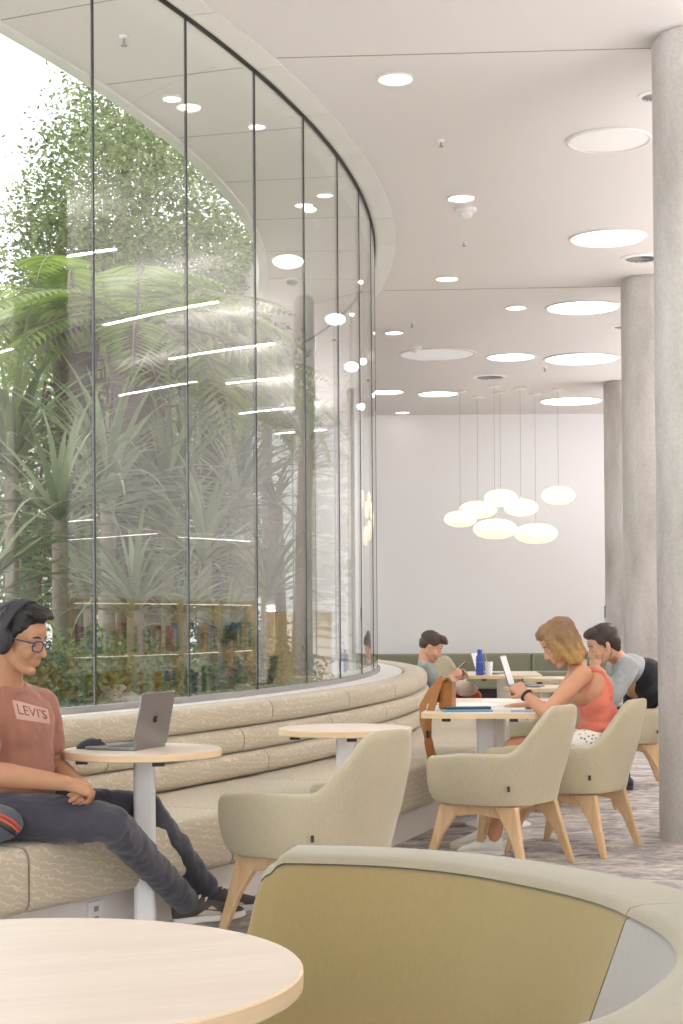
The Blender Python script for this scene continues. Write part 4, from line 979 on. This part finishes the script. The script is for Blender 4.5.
# backpack beside him
bk = thing('backpack', 'blue grey backpack with orange edging lying on the bench beside the man with headphones', 'backpack', tuple(onz(-10, 842, .44).xy)+(.445,), R_(8))
c = at(-8, 820, 6.03); bk.location = (c.x-.02, c.y, .445); mb = MB(); mb.ell((0, 0, .075), (.135, .115, .075)); mb.ell((-.08, 0, .08), (.12, .11, .08)); fin(mb, 'body', 'backpack', bk, .008, 5)
for k, mt in ((0, 'orange_trim'), (.16, 'red_cloth'), (-.16, 'soft_black')):
    mb = MB(); pts = []
    for i in range(15):
        v = Vector((-.15, -.75, .75)).lerp(Vector((.95, -.55, -.35)), i/14)+Vector((k*.6, 0, k)); v.normalize(); pts.append((v.x*.138, v.y*.118, .075+v.z*.077))
    mb.tube(pts, .0055, 6); mb.build('piping', mt, bk)

# --- the woman in coral
pw = thing('person', 'woman with a bob in a coral tank top and floral shorts at the table', 'person')
hc = at(560, 642, 8.92); HM = headM(hc, 184, 34, 0, 1.06)
nb = at(577, 668, 8.96); ch = at(590, 688, 8.96); be = at(599, 716, 8.97); pe = at(599, 742, 8.98)
SL, SR = at(583, 675, 8.80), at(576, 675, 9.13); EL, ER = at(546, 713, 8.72), at(553, 708, 9.22); WL, WR = at(525, 694, 8.82), at(528, 705, 9.20)
HL, HR = at(598, 746, 8.9), at(596, 745, 9.08); KL, KR = at(513, 749, 8.86), at(515, 747, 9.08); AL, AR = at(494, 838, 8.80), at(486, 834, 9.05)
b = MB(); head(b, HM); b.cone(HM @ Vector((-.03, 0, -.06)), .048, nb, .052); b.ell(ch, (.088, .145, .13), yawm(4) @ Matrix.Rotation(R_(22), 3, 'Y')); b.ell(be, (.085, .12, .12), yawm(4)); b.ell(pe, (.11, .15, .10), yawm(4))
limb(b, (nb, .05), (SL, .045)); limb(b, (nb, .05), (SR, .045)); limb(b, (SL, .051), (lerp(SL, EL, .45), .045), (EL, .037), (lerp(EL, WL, .3), .038), (WL, .025)); limb(b, (SR, .048), (ER, .037), (WR, .025))
limb(b, (HL, .085), (KL, .058), (lerp(KL, AL, .3), .052), (AL, .034)); limb(b, (HR, .085), (KR, .058), (lerp(KR, AR, .3), .052), (AR, .034)); b.cone(pe, .1, HL, .085); b.cone(pe, .1, HR, .085)
hand(b, WL, at(514, 684, 8.9)-WL, (-.1, -.9, .35), 1, (40, 50, 30), 1.0); hand(b, WR, at(508, 706, 9.2)-WR, (0, 0, 1), -1, (10, 22, 15), 1.0)
fin(b, 'body', 'skin_fair', pw, .006, 5); eyes(HM, pw, 'hair_brown')
h = MB()
for c, r in (((-.018, 0, .044), (.098, .084, .080)), ((-.040, 0, -.02), (.064, .084, .085)), ((.03, 0, .080), (.062, .07, .042))): h.ell(c, r, None, HM)
for s_ in (-1, 1):
    h.cone((.045, s_*.052, .075), .028, (.035, s_*.080, -.02), .022, HM); h.cone((.035, s_*.08, -.02), .024, (.020, s_*.078, -.105), .02, HM); h.cone((-.005, s_*.084, .03), .026, (-.015, s_*.084, -.115), .024, HM); h.cone((-.035, s_*.074, .02), .030, (-.035, s_*.070, -.105), .025, HM)
h.cone((.055, -.066, .05), .022, (.066, -.070, -.06), .015, HM); h.cone((.055, .066, .05), .022, (.066, .070, -.06), .015, HM); h.cone((-.072, .03, .0), .032, (-.062, .03, -.10), .025, HM); h.cone((-.072, -.03, .0), .032, (-.062, -.03, -.10), .025, HM)
fin(h, 'hair', 'hair_blond', pw, .006, 4, (.025, .012))
t = MB(); Rc = yawm(4) @ Matrix.Rotation(R_(22), 3, 'Y'); t.ell(ch+Vector((.02, .01, -.015)), (.104, .138, .115), Rc); t.ell(lerp(ch, be, .55), (.100, .140, .12), yawm(4)); t.ell(be, (.103, .138, .11), yawm(4)); t.ell(lerp(be, pe, .4), (.115, .15, .07), yawm(4))
for s_ in (-1, 1):
    y = s_*.085; t.tube([ch+Vector(p) for p in ((-.075, y, -.02), (-.055, y, .06), (-.01, y, .105), (.05, y, .085), (.095, y, .01), (.1, y, -.05))], .019, 8)
fin(t, 'tank_top', 'coral', pw, .007, 5, (.07, .01))
j = MB(); j.ell(pe, (.125, .165, .095), yawm(4)); limb(j, (HL, .098), (lerp(HL, KL, .45), .088)); limb(j, (HR, .098), (lerp(HR, KR, .45), .088)); j.cone(pe, .105, HL, .1); j.cone(pe, .105, HR, .1); fin(j, 'shorts', 'floral', pw, .008, 5)
for A, nm in ((AL, 'shoe'), (AR, 'shoe')):
    hl = Vector((A.x+.055, A.y, .0)); shoe(pw, hl, hl+Vector((-1, .05, 0)), .25, ('shoe_white', 'shoe_white'))
mb = MB(); ax = (WL-EL).normalized(); u1 = ax.orthogonal().normalized(); u2 = ax.cross(u1); c0 = lerp(EL, WL, .93); mb.tube([c0+(u1*math.cos(a)+u2*math.sin(a))*.030 for a in [2*PI*i/20 for i in range(21)]], .008, 8); mb.build('wristband', 'black_plastic', pw)
mb = MB(); dn = (HM @ Vector((-.03, 0, -.06))-nb).normalized(); u1 = dn.orthogonal().normalized(); u2 = dn.cross(u1); c0 = lerp(nb, HM @ Vector((-.03, 0, -.06)), .62); mb.tube([c0+(u1*math.cos(a)+u2*math.sin(a))*.066 for a in [2*PI*i/24 for i in range(25)]], [.012+.004*math.sin(i*2.2) for i in range(25)], 8); mb.build('neckband', 'hair_dark', pw)
# --- the man in grey and black
pe_ = thing('person', 'dark haired man in grey and black top, chin on hand, beside the columns', 'person')
hc = at(603, 645, 12.1); HM = headM(hc, 186, 22, 0, 1.18)
nb = at(619, 660, 12.25); ch = at(636, 679, 12.3); be = at(646, 702, 12.4); pe = at(650, 714, 12.45)
SL, SR = at(628, 667, 12.05), at(622, 667, 12.5); EL, ER = at(614, 697, 11.95), at(606, 692, 12.5); WL, WR = at(597, 669, 12.05), at(580, 690, 12.4)
HL, HR = at(648, 716, 12.35), at(648, 716, 12.6); KL, KR = at(598, 719, 12.3), at(598, 719, 12.6); AL, AR = at(623, 775, 12.1), at(606, 776, 12.5)
b = MB(); head(b, HM); b.cone(HM @ Vector((-.03, 0, -.06)), .062, nb, .068); b.ell(ch, (.10, .16, .16), yawm(0)); b.ell(be, (.10, .15, .12)); b.ell(pe, (.11, .15, .09))
limb(b, (nb, .06), (SL, .055)); limb(b, (nb, .06), (SR, .055)); limb(b, (SL, .055), (EL, .045), (WL, .032)); limb(b, (SR, .055), (ER, .045), (WR, .032)); limb(b, (HL, .08), (KL, .055), (AL, .042)); limb(b, (HR, .08), (KR, .055), (AR, .042)); b.cone(pe, .09, HL, .08); b.cone(pe, .09, HR, .08)
hand(b, WL, at(592, 660, 12.1)-WL, (-.8, -.5, 0), -1, (45, 60, 40), 1.05); hand(b, WR, Vector((-1, 0, -.05)), (0, 0, 1), -1, (12, 20, 15), 1.05)
fin(b, 'body', 'skin_east', pe_, .007, 5); eyes(HM, pe_, 'hair_black'); h = MB()
for c, r in (((-.022, 0, .058), (.098, .080, .074)), ((-.060, 0, .005), (.056, .076, .068)), ((.035, 0, .092), (.060, .062, .036)), ((-.062, 0, -.04), (.04, .058, .04))): h.ell(c, r, None, HM)
for s_ in (-1, 1): h.cone((.008, s_*.07, .03), .014, (.006, s_*.071, -.01), .008, HM); h.ell((-.015, s_*.058, .04), (.06, .022, .042), None, HM)
fin(h, 'hair', 'hair_dark', pe_, .006, 4, (.03, .008))
g = MB(); Rc = Matrix.Rotation(R_(28), 3, 'Y'); g.ell(ch+Vector((-.035, 0, .06)), (.135, .19, .13), Rc); nbl = nb+Vector((.015, 0, -.03)); limb(g, (nbl, .08), (SL, .072)); limb(g, (nbl, .08), (SR, .072)); limb(g, (SL, .080), (EL, .062), (lerp(EL, WL, .55), .052)); limb(g, (SR, .08), (ER, .062), (lerp(ER, WR, .8), .05))
fin(g, 'grey_yoke', 'heather', pe_, .009, 5, (.08, .015))
g = MB(); g.ell(ch+Vector((.06, 0, .0)), (.135, .196, .165), Rc); g.ell(lerp(ch, be, .6)+Vector((.03, 0, 0)), (.15, .19, .15), Rc); g.ell(be+Vector((.02, 0, -.02)), (.15, .185, .13)); g.ell(lerp(ch, be, .85)+Vector((-.04, 0, -.02)), (.12, .18, .13)); fin(g, 'black_lower_top', 'black_cloth', pe_, .009, 5, (.08, .015))
j = MB(); j.ell(pe, (.135, .17, .10)); limb(j, (HL, .095), (KL, .075), (AL, .055)); limb(j, (HR, .095), (KR, .075), (AR, .055)); fin(j, 'trousers', 'black_cloth', pe_, .01, 4)
for A in (AL, AR):
    hl = Vector((A.x+.07, A.y, 0)); shoe(pe_, hl, hl+Vector((-1, -.1, 0)), .28, ('black_plastic', 'dark_metal'))

# --- the boy with a phone
pb = thing('person', 'boy in grey t-shirt looking at his phone beyond the bench end', 'person')
D = 16.0; hc = at(431, 647, D); HM = headM(hc, -4, 26, 0, 1.16)
nb = at(424, 664, D); ch = at(426, 678, D); be = at(429, 690, D); pe = at(431, 698, D+.05)
SR, SL = at(425, 671, D-.2), at(426, 671, D+.2); ER, EL = at(437, 691, D-.28), at(440, 690, D+.22); WR, WL = at(451, 677, D-.16), at(454, 677, D+.08)
HR, HL = at(432, 700, D-.05), at(432, 699, D+.14); KR, KL = at(474, 698, D-.12), at(474, 697, D+.14); AR, AL = at(478, 743, D-.12), at(480, 742, D+.14)
b = MB(); head(b, HM); b.cone(HM @ Vector((-.03, 0, -.06)), .055, nb, .06); b.ell(ch, (.10, .15, .14)); b.ell(be, (.10, .14, .12)); b.ell(pe, (.11, .14, .09)); limb(b, (nb, .055), (SR, .05)); limb(b, (nb, .055), (SL, .05))
limb(b, (SR, .055), (ER, .044), (WR, .03)); limb(b, (SL, .055), (EL, .044), (WL, .03)); limb(b, (HR, .08), (KR, .058), (AR, .042)); limb(b, (HL, .08), (KL, .058), (AL, .042)); b.cone(pe, .09, HR, .08); b.cone(pe, .09, HL, .08)
hand(b, WR, Vector((.75, .25, .5)), (.1, -.9, -.2), -1, (40, 50, 30), 1.1); hand(b, WL, Vector((.8, -.25, .45)), (.1, .9, -.2), 1, (30, 40, 30), 1.1)
fin(b, 'body', 'skin_light', pb, .008, 5); eyes(HM, pb, 'hair_brown'); h = MB()
for c, r in (((-.020, 0, .062), (.098, .082, .072)), ((.050, 0, .098), (.058, .062, .034)), ((-.058, 0, .015), (.055, .075, .06)), ((.085, -.01, .088), (.03, .045, .022))): h.ell(c, r, None, HM)
for s_ in (-1, 1): h.ell((-.012, s_*.058, .048), (.06, .024, .042), None, HM)
fin(h, 'hair', 'hair_brown', pb, .007, 3, (.03, .014))
g = MB(); g.ell(ch, (.128, .185, .15)); g.ell(be, (.13, .175, .125)); nbl = nb+Vector((0, 0, -.03)); limb(g, (nbl, .075), (SR, .07)); limb(g, (nbl, .075), (SL, .07)); limb(g, (SR, .078), (lerp(SR, ER, .7), .068)); limb(g, (SL, .078), (lerp(SL, EL, .7), .068)); fin(g, 't_shirt', 'boy_shirt', pb, .01, 5, (.09, .015))
j = MB(); j.ell(pe, (.13, .165, .095)); limb(j, (HR, .095), (KR, .078)); limb(j, (HL, .095), (KL, .078)); limb(j, (KR, .07), (lerp(KR, AR, .9), .055)); limb(j, (KL, .07), (lerp(KL, AL, .9), .055)); fin(j, 'trousers', 'red_cloth', pb, .01, 4)
for A in (AR, AL):
    hl = Vector((A.x-.07, A.y, 0)); shoe(pb, hl, hl+Vector((1, 0, 0)), .27, ('shoe_white', 'shoe_white'))
c = at(459.5, 667.5, D-.05); ph = thing('phone', 'dark phone in the hands of the boy', 'phone', tuple(c), 0); M = Matrix.Rotation(R_(-42), 4, 'Y'); mb = MB(); mb.prism(rrect(.16, .078, .012), -.004, .004, M=M); mb.build('case', 'black_plastic', ph); mb = MB(); mb.prism(rrect(.15, .07, .01), .0042, .005, M=M); mb.build('screen', 'screen_lit', ph)
c = at(466, 690, D-.28); jk = MB(); jk.ell((0, 0, 0), (.12, .13, .07)); jk.ell((-.04, 0, .02), (.09, .12, .06)); o = fin(jk, 'striped_jacket', 'stripes', None, .01, 4, (.08, .03)); o.location = (c.x, c.y, c.z+.01); tag(o, 'white and coral striped jacket bundled on the lap of the boy', 'jacket')
# ------------------------------------------------------------------ light
wd = bpy.data.worlds.new('sky'); S.world = wd; wd.use_nodes = True; nt = wd.node_tree; bg_ = nt.nodes['Background']
bg_.inputs['Color'].default_value = (.93, .97, 1.0, 1); bg_.inputs['Strength'].default_value = 1.9
sd = bpy.data.lights.new('sun', 'SUN'); so = bpy.data.objects.new('sun', sd); COL.objects.link(so)
sd.energy = 2.3; sd.angle = R_(1.5); sd.color = (1, .95, .86); so.rotation_euler = Vector((-.62, .30, -.72)).to_track_quat('-Z', 'Y').to_euler(); so.location = (20, -10, 20)
vs = S.view_settings; vs.view_transform = 'Standard'; vs.look = 'None'; vs.exposure = 0.6; vs.gamma = 1; vs.use_curve_mapping = False
